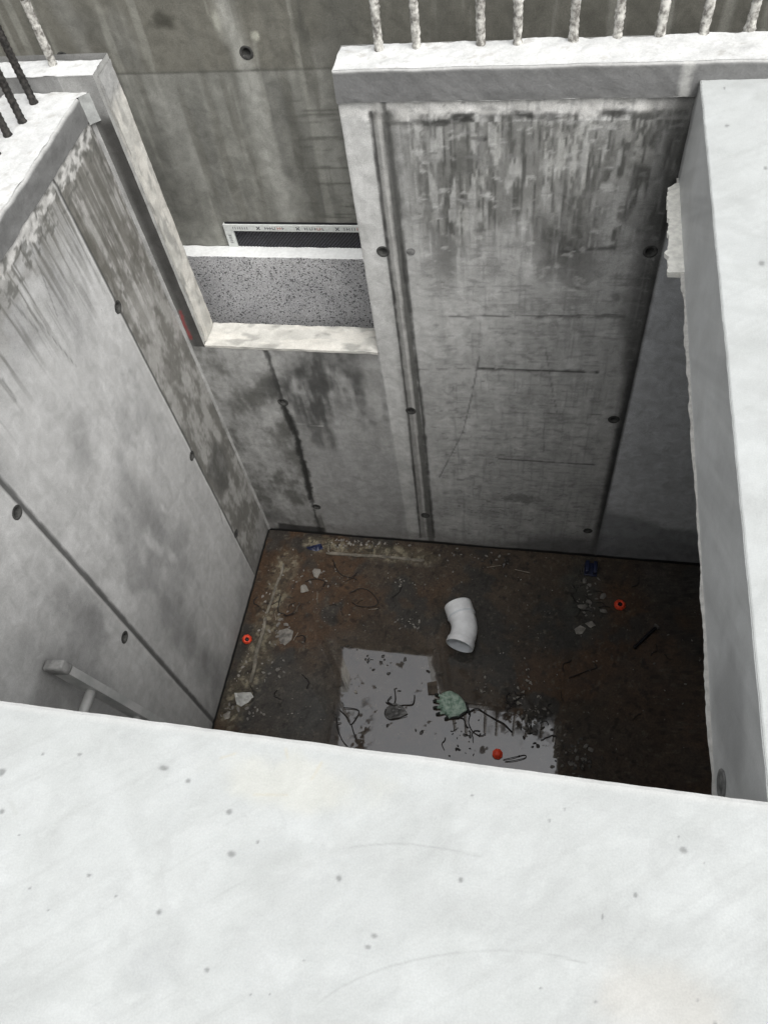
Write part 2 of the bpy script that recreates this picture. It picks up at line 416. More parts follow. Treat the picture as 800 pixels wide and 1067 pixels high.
    P.mix(sm(fbm(x, z, .05, .03, o=4, seed=7), .64, .74)*sm(x, -.55, -.5)*(x < .26), (.40, .40, .39), .45)
    P.mix(sm(fbm(x, z, .012, .22, o=3, seed=1), .62, .74)*sm(x, -.5, -.4)*(x < .4), (.21, .21, .205), .45)
    # --- panel under the sill
    low = 1-right
    P.mul(1-.18*low)
    mt = fbm(x, z, .12, .16, o=5, seed=7)
    P.mix(sm(mt*.7+.3*fbm(x, z, .02, .05, o=3, seed=1), .36, .68)*low*(x < -1.30), (.10, .10, .092), .8)
    dk = blob(x, z, onb((350, 398)), .40, .30, .6, .11, 4, .8)+blob(x, z, onb((330, 440)), .16, .34, .5, .12, 4, .7)*.8
    P.mix(np.clip(dk, 0, 1)*low*sm(mt*.6+.4*fbm(x, z, .03, .22, o=4, seed=3), .28, .60), (.050, .050, .048), .85)
    P.mix(blob(x, z, onb((388, 400)), .06, .3, .3, .1, 5)*low, (.34, .34, .33), .5)
    P.mix(blob(x, z, onb((357, 455)), .05, .28, .4, .1, 5)*low, (.34, .34, .335), .55)
    P.mix(blob(x, z, onb((250, 535)), .35, .10, .4, .1, 9)*low, (.10, .10, .098), .6)
    P.mix(seg(x, z, [onb((311, 442)), onb((337, 444))], .003, .6), (.4, .4, .39), .7)
    P.mix(sm(-z+(fbm(x, z, .25, o=3, seed=5)-.5)*.14, 2.02, 2.12)*low*(x > -1.28), (.235, .235, .232), .55)
    P.mix(seg(x, z, LS, .010, .6, .014, 8, .05)*low, (.05, .05, .048), .8)
    P.mix(seg(x, z, LS[2:6], .020, .6, .020, 9, .04)*low, (.035, .035, .033), .9)
    # --- damp foot and black joint at the floor
    P.mix(sm(-z, 2.62, 2.82)*sm(x, -.3, .2), (.13, .13, .13), .5)
    P.mix(sm(-z+(fbm(x, z, .2, o=3, seed=3)-.5)*.2, D-.20, D-.06), (.15, .145, .14), .45)
    # damp, darker foot on the right
    P.mix(blob(x, z, (.22, -2.93), .36, .17, .4, .15, 5, .35), (.12, .12, .12), .6)
    P.mix(sm(-z-.25*(x-.42)+(fbm(x, z, .2, o=3, seed=2)-.5)*.12, 2.42, 2.50)*(x > .43), (.20, .204, .21), .75)
    P.c = .30*np.power(np.clip(P.c, .01, 1)/.30, 1.22)
    P.mul(1.42)
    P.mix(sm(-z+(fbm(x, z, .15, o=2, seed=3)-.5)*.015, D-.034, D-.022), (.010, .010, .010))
    P.mix(quad(x, z, [onb(p) for p in ((290, 545), (338, 550), (338, 562), (290, 558))], .01, .01), (.01, .01, .01), .8)
    return P.c
def keep_back(x, z):
    k = np.ones(x.shape, bool)
    for c in hb: k &= np.hypot(x-c[0], z-c[1]) > HOLER*1.8
    return k
def disp_back(x, z):
    d = (fbm(x, z, .5, o=2, seed=3)-.5)*.004
    d = d + seg(x, z, B1, .004, .7)*.003 + seg(x, z, A1, .003, .7)*(-.003)
    d = d + seg(x, z, C1, .008, .7)*.004 - seg(x, z, LS, .007, .7, .006, 8)*.004
    d = d + ((fbm(x, z, .05, o=3, seed=6)-.5)*.012)*sm(z, -.17, -.10)*sm(x, XJ+.01, XJ+.06)
    for c in hb: d = d*sm(np.hypot(x-c[0], z-c[1]), HOLER*2.2, HOLER*4)
    return d*sm(x, XJ, XJ+.02)+d*(x < XJ)

S = Sheets()
ZB = -.052
grey = (.31, .31, .30)
# front faces (normal -y: du = x, dv = z)
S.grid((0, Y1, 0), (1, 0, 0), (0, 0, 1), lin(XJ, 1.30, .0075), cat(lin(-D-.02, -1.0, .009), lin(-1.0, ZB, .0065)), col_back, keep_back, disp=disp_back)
S.grid((0, Y1, 0), (1, 0, 0), (0, 0, 1), lin(-1.76, XJ, .0085), lin(-D-.02, ZS-.012, .0085), col_back, keep_back, disp=disp_back)
# stub left of the opening (dark, mottled)
def col_stub(x, z):
    P = Paint(x, z, (.095, .093, .088)); P.mul(.4+.8*fbm(x, z, .06, .2, o=4, seed=2))
    P.mix(1-sm(x, XL+.012, XL+.04), (.20, .20, .19), .7)
    P.mix(sm(z, -.13, -.06), (.34, .34, .33), .9)
    P.mix(seg(x, z, [onb((188, 325)), onb((192, 338)), onb((199, 352))], .0075, .9, .007, 4, .02), (.30, .05, .05), .8)
    return P.c
S.grid((0, Y1, 0), (1, 0, 0), (0, 0, 1), lin(-1.76, XJL, .006), lin(ZS-.012, ZT, .008), col_stub)
S.grid((0, Y1, 0), (1, 0, 0), (0, 0, 1), lin(-3.2, -1.76, .05), lin(-1.0, ZT, .02), (.24, .24, .235))
# right side of the opening, its back and the top of the wall
S.grid((XJ, 0, 0), (0, 0, 1), (0, 1, 0), lin(ZS, ZT, .02), lin(Y1, Y1+TW, .02), grey)
S.grid((XJL, 0, 0), (0, 1, 0), (0, 0, 1), lin(Y1, Y1+TW, .012), lin(ZS, ZT, .012), lambda u, v: Paint(u, v, (.40, .40, .385)).c*(.8+.4*fbm(u, v, .05, o=3))[..., None])
S.grid((0, Y1+TW, 0), (0, 0, 1), (1, 0, 0), lin(-D, ZT, .05), lin(XJ, 3.2, .05), grey)
S.grid((0, Y1+TW, 0), (0, 0, 1), (1, 0, 0), lin(-D, ZT, .05), lin(-3.2, XJL, .05), grey)
S.grid((0, Y1+TW, 0), (0, 0, 1), (1, 0, 0), lin(-D, ZS, .05), lin(XJL, XJ, .05), grey)
S.grid((0, 0, ZS-.012), (1, 0, 0), (0, 1, 0), lin(XJL, XJ, .03), lin(Y1, Y1+TW, .03), grey)
back = S.build('concrete_wall', M_WALL, warp=.0012, wscale=.06, smooth=True)
tag(back, 'tall stained concrete wall with an open notch at its left, across the back of the pit', 'wall')
for c in hb: tie_hole(back, (c[0], Y1-.0005, c[1]), (0, -1, 0))
c = onb((428, 262)); tie_hole(back, (c[0], Y1-.001, c[1]), (0, -1, 0), dark=False)

def white_top(u, v):
    P = Paint(u, v, (.52, .525, .517)); P.mul(.86+.28*fbm(u, v, .09, o=5, seed=3))
    P.mix((fbm(u, v, .03, o=3, seed=8) > .74).astype(float), (.38, .37, .35), .6)
    return P.c
def band_col(u, v):
    P = Paint(u, v, (.17, .171, .168)); P.mul(.72+.4*fbm(u, v, .35, .08, o=5, seed=5))
    P.mix(seg(u, v, [(XJ, -.0), (1, .0)], .03, .9, .03, 5, .2), (.20, .2, .2), .4)
    P.mix(sm(v, ZT-.012, ZT-.004), (.48, .48, .47), .8)
    P.mix(seg(u, v, [onb((717, 62)), onb((712, 95))], .016, .7, .012, 3, .03), (.50, .5, .48), .7)
    return P.c
def band_disp(u, v):      # rough lower lip and eased upper arris
    return -sm(v, ZT-.008, ZT)*.006+(fbm(u, v, .04, o=3, seed=2)-.5)*.006*sm(-v, .02, .05)
S = Sheets(); PR = .012
S.grid((0, Y1-PR, 0), (1, 0, 0), (0, 0, 1), lin(XJ, 3.2, .008), lin(ZB, ZT, .005), band_col, disp=band_disp)
S.grid((0, 0, ZB), (0, 1, 0), (1, 0, 0), lin(Y1-PR, Y1+.001, .004), lin(XJ, 3.2, .008), (.4, .4, .39))
S.grid((XJ, 0, 0), (0, 0, 1), (0, 1, 0), lin(ZB, ZT, .01), lin(Y1-PR, Y1+.001, .006), (.4, .4, .39))
def top_disp(u, v): return (fbm(u, v, .07, o=4, seed=4)-.5)*.018*sm(v, Y1-PR, Y1+.02)
S.grid((0, 0, ZT), (1, 0, 0), (0, 1, 0), lin(XJ, 3.2, .008), cat(lin(Y1-PR+.004, Y1+TW, .007)), white_top, disp=top_disp)
band = S.build('top_band', M_TOP, back, warp=.0035, wscale=.09, smooth=True)
S = Sheets()
S.grid((0, 0, ZT), (1, 0, 0), (0, 1, 0), lin(-3.2, XJL, .010), lin(Y1-.001, Y1+TW*.72, .008), white_top, disp=lambda u, v: (fbm(u, v, .07, o=4, seed=4)-.5)*.012)
S.build('top_cap', M_TOP, back, warp=.005, wscale=.07, smooth=True)

# sill and left reveal in cream mortar
def cream(u, v):
    P = Paint(u, v, (.56, .55, .51)); P.mul(.80+.36*fbm(u, v, .10, o=4, seed=3))
    P.mix(sm(fbm(u, v, .09, .05, o=3, seed=6), .5, .64), (.30, .295, .275), .7)
    P.mix(sm(fbm(u, v, .14, .04, o=3, seed=8), .52, .66), (.64, .62, .57), .8)
    return P.c
S = Sheets()
S.grid((0, 0, ZS), (1, 0, 0), (0, 1, 0), lin(XJL+.004, XJ-.0, .008), lin(Y1-.004, Y1+TW+.006, .006), cream, disp=lambda u, v: (fbm(u, v, .05, o=3, seed=4)-.5)*.008)
S.grid((0, Y1-.004, 0), (1, 0, 0), (0, 0, 1), lin(XJL+.004, XJ, .008), lin(ZS-.014, ZS, .0035), cream)
S.grid((0, Y1+TW+.006, 0), (0, 0, 1), (1, 0, 0), lin(ZS-.03, ZS, .01), lin(XJL+.004, XJ, .008), cream)
S.build('sill', M_CREAM, back, warp=.003, wscale=.07, smooth=True)
S = Sheets()
def creamj(u, v):
    c = cream(v, u)
    k = sm(v, -.10, -.02)[..., None]; return c*(1-k)+np.array((.36, .36, .35))*k
S.grid((XJL+.010, 0, 0), (0, 1, 0), (0, 0, 1), lin(Y1+.022, Y1+TW-.012, .006), lin(ZS+.005, ZT-.015, .008), creamj, disp=lambda u, v: (fbm(u, v, .05, o=3, seed=4)-.5)*.008)
S.grid((XJL, Y1+.022, 0), (1, 0, 0), (0, 0, 1), lin(0, .010, .005), lin(ZS+.005, ZT-.015, .008), lambda u, v: creamj(u, v)*.9)
S.grid((XJL, Y1+TW-.012, 0), (0, 0, 1), (1, 0, 0), lin(ZS+.005, ZT-.015, .008), lin(0, .010, .005), lambda u, v: creamj(v, u)*.9)
S.build('reveal', M_CREAM, back, warp=.003, wscale=.07, smooth=True)

# ------------------------------------------------------------------ LEFT WALL
hl = [onl(p) for p in ((123, 320), (200, 475), (246, 556), (18, 534), (130, 664))]
S1 = [(2.215, -.10), (2.215, -D)]
S2 = [(1.245, -.10), (1.245, -D)]
def col_left(y, z):
    P = Paint(y, z, (.40, .40, .395)); P.mul(.90+.2*fbm(y, z, .6, o=5, seed=2)); P.mul(.90+.20*fbm(y, z, .12, .2, o=5, seed=11)); P.mul(.93+.14*fbm(y, z, .02, .4, o=3, seed=4))
    # soft grey clouds; one dark blob paints in the shade below the ladder
    P.mix(sm(fbm(y, z, .28, .5, o=4, seed=5), .54, .68), (.27, .27, .268), .6)
    P.mix(sm(fbm(y, z, .2, .4, o=4, seed=9), .60, .70), (.48, .48, .475), .6)
    for p, a, b, k in (((150, 525), .10, .28, .45), ((85, 640), .12, .28, .5), ((60, 715), .16, .3, .55), ((180, 640), .14, .4, .35), ((88, 465), .10, .12, .35), ((160, 440), .08, .25, .3), ((215, 690), .10, .3, .4)):
        P.mix(blob(y, z, onl(p), a, b, .6, .14, 7, .8), (.17, .17, .168), k)
    for p, a, b, k in (((110, 560), .03, .18, .5), ((170, 530), .02, .06, .6), ((110, 480), .06, .25, .4)):
        P.mix(blob(y, z, onl(p), a, b, .5, .10, 3, .8), (.55, .55, .545), k)
    # strip between first joint and the corner: rough and stained
    k = sm(y, 2.212, 2.220)
    P.mix(k, (.30, .295, .28), .8)
    mt = fbm(y, z, .06, .13, o=5, seed=4)
    P.mix(k*sm(mt*.7+.3*fbm(y, z, .02, .03, o=3, seed=6), .38, .62), (.125, .122, .11), .75)
    P.mix(k*sm(fbm(y, z, .03, .05, o=4, seed=8), .55, .65)*sm(z, -1.6, -.5), (.42, .41, .40), .6)
    P.mix(k*(sm(z, -1.25, -.3))*sm(fbm(y, z, .018, .5, o=3, seed=10), .42, .62), (.13, .125, .11), .8)
    P.mix(blob(y, z, onl((230, 490)), .12, .22, .6, .1, 6), (.08, .08, .076), .6*1)
    P.mix(blob(y, z, onl((248, 455)), .1, .2, .6, .1, 6), (.09, .09, .086), .5)
    # runs from the top band
    fade = sm(z, -.62, -.10)
    st = fbm(y, z, .014, .55, o=3, seed=7)
    P.mix(sm(st+.10*fbm(y, z, .2, .2, seed=2), .60, .72)*fade*(y > 1.2), (.10, .098, .088), .85)
    P.mix(sm(fbm(y, z, .01, .3, o=2, seed=3), .5, .68)*sm(z, -.75, -.12)*sm(y, 1.95, 2.05)*(y < 2.5), (.12, .118, .105), .8)
    P.mix(sm(z, -.45, -.1)*sm(fbm(y, z, .09, .09, o=3, seed=9), .40, .60), (.22, .215, .20), .6)
    edge = -.150+(fbm(y, z, .07, o=4, seed=6)-.5)*.11
    P.mix((z > edge).astype(float), (.50, .495, .48), .8)
    P.mix(sm(fbm(y, z, .03, .02, o=3, seed=1), .56, .66)*(z > -.22), (.12, .12, .11), .7)
    # scratches
    for a, b in (((3, 395), (18, 418)), ((28, 320), (80, 382)), ((0, 300), (40, 345)), ((215, 470), (232, 545)), ((30, 250), (60, 330)), ((195, 440), (210, 468))):
        P.mix(seg(y, z, [onl(a), onl(b)], .003, .8, .002), (.16, .16, .155), .65)
    P.mix(seg(y, z, [onl((270, 620)), onl((210, 480))], .002, .8), (.2, .2, .2), .0)
    P.mix(seg(y, z, S1, .006, .7, .003, 2, .05), (.085, .085, .082), .9)
    P.mix(seg(y, z, [(2.205, -.1), (2.205, -D)], .004, .7, .003, 2, .05), (.52, .52, .51), .5)
    P.mix(seg(y, z, S2, .0135, .45, .005, 5, .05), (.085, .085, .083), .88)
    P.mix(seg(y, z, [(1.228, -.1), (1.228, -D)], .005, .7, .005, 5, .05), (.5, .5, .49), .5)
    # foot
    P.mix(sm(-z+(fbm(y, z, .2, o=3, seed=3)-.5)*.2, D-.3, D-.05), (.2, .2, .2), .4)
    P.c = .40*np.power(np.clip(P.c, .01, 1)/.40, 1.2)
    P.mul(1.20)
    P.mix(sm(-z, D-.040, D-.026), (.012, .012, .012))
    return P.c
def disp_left(y, z):
    d = (fbm(y, z, .6, o=2, seed=3)-.5)*.005+seg(y, z, S2, .012, .6)*(-.003)+seg(y, z, S1, .005, .6)*.003+(fbm(y, z, .045, o=3, seed=6)-.5)*.016*sm(z, -.20, -.12)
    for c in hl: d = d*sm(np.hypot(y-c[0], z-c[1]), HOLER*2.2, HOLER*4)
    return d
def keep_left(y, z):
    k = np.ones(y.shape, bool)
    for c in hl: k &= np.hypot(y-c[0], z-c[1]) > HOLER*1.8
    return k
S = Sheets(); ZL = -.0
XB = XL+.010
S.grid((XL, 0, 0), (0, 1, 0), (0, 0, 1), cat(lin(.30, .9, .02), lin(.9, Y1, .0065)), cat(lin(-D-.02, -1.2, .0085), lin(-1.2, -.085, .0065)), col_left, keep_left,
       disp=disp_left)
S.grid((-2.0, 0, 0), (0, 0, 1), (0, 1, 0), lin(-D, ZL, .1), lin(-3, Y1, .1), grey)
left = S.build('concrete_wall', M_WALLS, warp=.0012, wscale=.06, smooth=True)
tag(left, 'pale concrete wall with long diagonal looking joints, running down the left side of the pit', 'wall')
for c in hl: tie_hole(left, (XL+.0005, c[0], c[1]), (1, 0, 0))
S = Sheets()
def bandl(y, z):
    P = Paint(y, z, (.17, .171, .168)); P.mul(.7+.5*fbm(y, z, .2, .08, o=5, seed=7))
    P.mix(sm(z, ZL-.014, ZL-.004), (.5, .5, .49), .8)
    return P.c
S.grid((XB, 0, 0), (0, 1, 0), (0, 0, 1), lin(.30, Y1-.035, .008), lin(-.092, ZL, .005), bandl, disp=lambda u, v: -sm(v, ZL-.012, ZL)*.008)
S.grid((0, 0, -.092), (0, 1, 0), (1, 0, 0), lin(.30, Y1-.035, .008), lin(XL, XB, .004), (.4, .4, .4))
# pale mortar facet turning the band into the corner
S.grid((XB, Y1-.035, 0), (.0295/.0456, .0346/.0456, 0), (0, 0, 1), lin(0, .0456, .006), lin(-.105, ZL+.0, .006), lambda u, v: Paint(u, v, (.36, .37, .36)).c*(.75+.3*fbm(u, v, .03, o=3))[..., None])
S.build('top_band', M_TOP, left, warp=.005, wscale=.07, smooth=True)
S = Sheets()
def topl(u, v): return (fbm(u, v, .07, o=4, seed=4)-.5)*.012
S.grid((0, 0, ZL), (1, 0, 0), (0, 1, 0), lin(-2.0, XB-.006, .008), lin(.387, Y1, .008), white_top, disp=topl)
S.grid((0, 0, ZL), (1, 0, 0), (0, 1, 0), lin(XB-.006, XB+.022, .006), lin(Y1-.0355, Y1, .006), white_top, keep=lambda u, v: (u-XB) < (v-(Y1-.035))*.85)
S.build('top_cap', M_TOP, left, warp=.005, wscale=.07, smooth=True)
# thin pale mortar fillet in the corner
S = Sheets()
S.grid((XL, Y1-.012, 0), (.7071, .7071, 0), (0, 0, 1), lin(0, .017, .0055), lin(-D+.02, -.105, .01), lambda u, v: Paint(u, v, (.36, .36, .35)).c*(.55+.9*fbm(u, v, .02, .15, o=4))[..., None])
S.build('corner_fillet', M_WALL, left, warp=.0012, wscale=.06)

# rebar
def rebar(parent, base, length, r, coated, lean=(0, 0), seed=0):
    if coated: length = 1.15
    bm = bmesh.new(); n = int(length/.006); rnd = random.Random(seed)
    pts = [(base[0]+lean[0]*t*length/n, base[1]+lean[1]*t*length/n, base[2]-.03+t*length/n) for t in range(n+1)]
    def rf(i):
        q = r*(1.0+(.16 if i % 3 == 0 else 0))
        if coated: q = r*(1+(.10 if i % 3 == 0 else 0)+.20*mnoise.noise(Vector((i*.09+seed*9, 0, 0)))+.14*mnoise.noise(Vector((i*.5, seed*5, 0))))
        if i < 9: q *= 1+.35*(1-i/9)
        return q
    rings = tube(bm, pts, r, 9, rf=rf)
    if not coated:   # longitudinal ribs
        for k in (0, 4):
            for rg in rings:
                cc = sum((v.co for v in rg), Vector())/9; rg[k].co = cc+(rg[k].co-cc)*1.12
    else:
        for v in bm.verts: v.co += Vector([mnoise.noise(v.co*70+Vector((9*k+seed, 0, 0)))*.0018 for k in range(3)])
        bm.faces.ensure_lookup_table()
        for f in bm.faces:      # the splashed cement ends above; bare steel from there up
            if f.calc_center_median().z > ZT+.20+.05*mnoise.noise(f.calc_center_median()*12+Vector((seed, 0, 0))): f.material_index = 1
    o = link('rebar', bm, M_REBARC if coated else M_REBAR, parent)
    if coated: o.data.materials.append(M_REBAR)
    return o
for i, (a, b) in enumerate((((395, 52), (389, 0)), ((434, 49), (432, 0)), ((501, 46), (500, 0)), ((539, 46), (541, 0)), ((597, 42), (599, 0)), ((643, 38), (645, 0)), ((687, 36), (692, 0)), ((732, 35), (740, 0)), ((780, 31), (787, 0)))):
    q = at(a[0], a[1], 2, ZT)
    rebar(back, (q[0], q[1], ZT), random.uniform(.62, .8), .0145, True, (random.uniform(-.02, .02), random.uniform(-.03, .01)), i+1)
for i in range(6):
    rebar(back, (.72+i*.16, Y1+TW-.03, ZT), .7, .0145, True, (0, 0), 20+i)
q = at(57, 66, 2, ZT); rebar(back, (q[0], q[1]-.01, ZT), .55, .0145, True, (.02, -.02), 31)
for i, a in enumerate(((36, 108), (24, 128), (9, 142))):
    q = at(a[0], a[1], 2, ZL); rebar(left, (q[0], q[1], ZL), random.uniform(.5, .62), .0125, False, (random.uniform(-.01, .01), random.uniform(-.01, .02)), 40+i)
for i in range(7):
    rebar(left, (-1.85, 2.2-i*.17, ZL), random.uniform(.5, .6), .0125, False, (0, 0), 50+i)

# ------------------------------------------------------------------ FAR WALL and the strip of soil behind it
hf = [onf((257, 55)), onf((67, 61))]
def col_far(x, z):
    P = Paint(x, z, (.21, .21, .198)); P.mul(.80+.40*fbm(x, z, .25, .6, o=5, seed=3)); P.mul(.86+.28*fbm(x, z, .025, .4, o=4, seed=7)); P.mul(.88+.24*fbm(x, z, .06, .05, o=4, seed=1))
    zj = -.195
    up = sm(z, zj-.01, zj+.01)
    P.mix(up, (.165, .16, .142), .75)
    P.mix(sm(x, -1.08, -1.0)*sm(z, -.6, -.2), (.14, .138, .125), .5)
    # broad pale and dark runs
    for a, b, w, c, k in (((232, 0), (262, 90), .035, .34, .7), ((262, 90), (300, 225), .045, .33, .6), ((180, 110), (215, 190), .05, .31, .45), ((160, 95), (190, 180), .04, .30, .4),
                          ((330, 60), (345, 180), .05, .29, .4), ((120, 20), (145, 75), .04, .27, .5), ((60, 0), (100, 70), .03, .24, .5)):
        P.mix(seg(x, z, [onf(a), onf(b)], w, .9, .03, 4, .15), (c, c, c*.96), k)
    for a, b, w, c, k in (((290, 90), (340, 225), .05, .13, .55), ((205, 120), (238, 215), .04, .15, .5), ((310, 0), (316, 40), .012, .08, .6), ((352, 0), (372, 150), .06, .12, .5), ((270, 70), (300, 180), .02, .13, .5), ((90, 20), (130, 60), .05, .13, .4)):
        P.mix(seg(x, z, [onf(a), onf(b)], w, .9, .03, 6, .15), (c, c, c*.95), k)
    P.mix(sm(fbm(x, z, .05, .7, o=4, seed=8), .54, .68), (.15, .148, .135), .5)
    P.mix(sm(fbm(x, z, .06, .9, o=4, seed=5), .58, .68), (.33, .33, .31), .4)
    P.mix(blob(x, z, onf((168, 22)), .06, .035, .5, .04, 4), (.085, .083, .072), .8)
    P.mix(blob(x, z, onf((225, 22)), .02, .04, .6, .03, 4), (.36, .36, .33), .6)
    P.mix(blob(x, z, onf((266, 37)), .02, .022, .4, .03, 4), (.42, .42, .38), .8)
    P.mix(sm(fbm(x, z, .2, .010, o=3, seed=9), .57, .68)*sm(x, -1.2, -1.0)*(z < -.3), (.12, .12, .11), .6)
    P.mix(seg(x, z, [(-3, zj), (3, zj)], .004, .8, .002), (.10, .10, .09), .75)
    P.c = .2*np.power(np.clip(P.c, .01, 1)/.2, 1.4); P.mul(np.array((1.09, 1.09, 1.065)))
    return P.c
def keep_far(x, z):
    k = np.ones(x.shape, bool)
    for c in hf: k &= np.hypot(x-c[0], z-c[1]) > .0122*1.8
    return k
S = Sheets()
S.grid((0, YF, 0), (1, 0, 0), (0, 0, 1), cat(lin(-3.2, -2.3, .06), lin(-2.3, 1.0, .0085), lin(1.0, 3.2, .06)), cat(lin(-D, -1.2, .06), lin(-1.2, ZF, .0085)), col_far, keep_far)
S.grid((0, 0, ZF), (1, 0, 0), (0, 1, 0), lin(-3.2, 3.2, .05), lin(YF, YF+.25, .05), (.5, .5, .49))
S.grid((0, YF+.25, 0), (0, 0, 1), (1, 0, 0), lin(-D, ZF, .3), lin(-3.2, 3.2, .3), grey)
far = S.build('concrete_wall', M_WALL, warp=.0015, wscale=.08, smooth=True)
tag(far, 'streaked olive grey concrete wall farthest off, seen beyond the notch and behind the rebar', 'wall')
for c in hf: tie_hole(far, (c[0], YF-.0005, c[1]), (0, -1, 0), r=.0122)

# speckled insulation board leaning on it
ql = at(300, 268.5, 1, 2.995); zb = ql[2]
ZBW = zb
bm = bmesh.new()
add_box(bm, (-2.05, 2.995, zb-1.25), (-.35, YF-.003, zb), bev=.004)
bmesh.ops.subdivide_edges(bm, edges=[e for e in bm.edges if e.calc_length() > .5], cuts=60, use_grid_fill=True)
for v in bm.verts:
    if v.co.z > zb-.02: v.co.z += mnoise.noise(v.co*14)*.005; v.co.y += mnoise.noise(v.co*22)*.003
board = link('insulation_board', bm, M_EPS, smooth=False)
M_EPSW = simple('skylit_board_top', (.74, .75, .74), .85, var=.06, scale=60, bump=.4, dist_=.002)  # whiter colour on the top face paints in the sky light
board.data.materials.append(M_EPSW)
for p in board.data.polygons:
    if p.normal.z > .6: p.material_index = 1
tag(board, 'grey board speckled with black beads, standing on edge behind the cream sill', 'board')

# low window frame wrapped in printed film, filled with black mesh
vt = empty('vent_frame', (-1.2, YF, -.95))
fx0 = at(233, 233, 1, YF)[0]; fz1 = at(233, 232, 1, YF)[2]; FWD = .036
def lbox(bm, lo, hi, bev=0.0):
    o = Vector((-1.2, YF, -.95)); add_box(bm, [lo[i]-o[i] for i in range(3)], [hi[i]-o[i] for i in range(3)], bev=bev)
bm = bmesh.new()
fx1 = -.50; fz0 = fz1-.34
ztop = fz1
lbox(bm, (fx0, YF-.016, ztop-FWD), (fx1, YF+.01, ztop), .002)
lbox(bm, (fx0, YF-.0155, fz0), (fx0+.045, YF+.01, ztop-FWD-.0005), .002)
lbox(bm, (fx1-.045, YF-.0155, fz0), (fx1, YF+.01, ztop-FWD-.0005), .002)
bm_frame = bm
# black strip standing in for the shadow gap above the frame
bm = bmesh.new(); lbox(bm, (fx0+.01, YF-.009, ztop), (fx1, YF+.008, ztop+.006)); link('shadow_gap', bm, M_BLACK, vt, smooth=False)
# marks printed on the film: crosses and blocks of small strokes
bm = bmesh.new(); bmr = bmesh.new()
def stroke(b, x, z, w, h, ang=0):
    Mx = Matrix.Translation((x+1.2, -.0168, z+.95)) @ Matrix.Rotation(ang, 4, 'Y')
    add_box(b, (-w/2, -.0004, -h/2), (w/2, .0004, h/2), Mx)
zc = ztop-FWD/2
xx = fx0+.045; rnd = random.Random(3)
pos = [onf((228+p/10., 240))[0] for p in (418,)][0]
for gi, gx in enumerate((onf((270, 236))[0], onf((311, 236))[0], onf((352, 236))[0], onf((393, 236))[0], onf((434, 236))[0])):
    for a in (PI/4, -PI/4): stroke(bm, gx, zc, .024, .0045, a)
    for j in range(8):
        b_ = bmr if j in (5, 6) else bm
        x_ = gx+.035+j*.0125
        stroke(b_, x_, zc, .0028, .015); 
        if rnd.random() < .6: stroke(b_, x_+.005, zc+rnd.choice((-.006, .006, 0)), .008, .0026)
for j in range(7): stroke(bm, fx0+.05+j*.012, zc, .0028, .014); 
for j in range(5): stroke(bm, fx0+.0225, ztop-.06-j*.011, .014, .0028)
for b_, mi_ in ((bm, 1), (bmr, 2)):
    for f in b_.faces: f.material_index = mi_
    tm = bpy.data.meshes.new('ink'); b_.to_mesh(tm); b_.free(); bm_frame.from_mesh(tm)
fr = link('frame', bm_frame, M_FILM, vt, smooth=False); fr.data.materials.append(M_INK); fr.data.materials.append(M_INKR)
# black mesh with a diagonal knit
bm = bmesh.new(); lbox(bm, (fx0+.045, YF-.004, fz0), (fx1-.045, YF-.001, ztop-FWD)); 
pitch_ = .017
for i in range(int((fx1-fx0)/pitch_)+20):
    for sgn in (1, -1):
        pass
for r_ in range(18):
    for c_ in range(int((fx1-fx0-.09)/pitch_)):
        x_ = fx0+.055+c_*pitch_+(r_ % 2)*pitch_/2; z_ = ztop-FWD-.008-r_*.0095
        if x_ > fx1-.052: continue
        Mx = Matrix.Translation((x_+1.2, -.0055, z_+.95)) @ Matrix.Rotation(-.7, 4, 'Y')
        add_box(bm, (-.0060, -.0028, -.0022), (.0060, .003, .0022), Mx)
M_MESH = simple('black_mesh_plastic', (.030, .030, .040), .3, var=.4, scale=60, spec=.6)
mp = link('mesh_panel', bm, M_MESH, vt, smooth=False); mp.data.materials.append(M_BLACK)
for p in list(mp.data.polygons)[:6]: p.material_index = 1
tag(vt, 'long low frame in printed white film, filled with black mesh, above the speckled board', 'vent frame')

# ------------------------------------------------------------------ SLAB round the near and right sides
spots = [((342, 800, 11, 6)), ((393, 814, 6, 6)), ((477, 846, 7, 6)), ((485, 890, 9, 8)), ((187, 912, 5, 5)), ((332, 950, 6, 6)), ((167, 786, 5, 3)), ((4, 805, 7, 8)), ((4, 846, 7, 6)), ((705, 915, 6, 6)), ((780, 975, 7, 6)), ((766, 987, 7, 6)), ((433, 1010, 5, 5))]
# (pixel positions as read from the 2x enlargements; first group x/2, y/2+780)
SP = [(171, 800, 10, 6), (196, 814, 6, 6), (239, 846, 6, 6), (242, 890, 9, 7), (93, 912, 5, 4), (166, 950, 6, 6), (83, 786, 5, 3), (2, 805, 7, 8), (2, 846, 6, 6), (353, 915, 6, 6),
      (390, 975, 7, 6), (383, 987, 7, 5), (216, 1010, 5, 5), (317, 1002, 2, 2), (121, 934, 3, 3), (269, 877, 3, 4), (32, 925, 3, 3), (480, 917, 5, 6), (712, 886, 8, 6), (707, 872, 3, 3), (662, 933, 4, 6),
      (620, 1044, 4, 4), (745, 1066, 4, 4), (563, 1029, 3, 3), (492, 829, 3, 3), (572, 855, 3, 3), (588, 843, 2, 2), (627, 955, 3, 6), (733, 900, 2, 2), (281, 1036, 3, 3), (261, 1036, 3, 3), (726, 1042, 3, 3), (45, 786, 3, 3), (51, 948, 2, 2), (20, 870, 1, 1),
      (754, 92, 2, 2), (757, 131, 5, 3), (793, 274, 7, 5), (797, 175, 5, 2)]
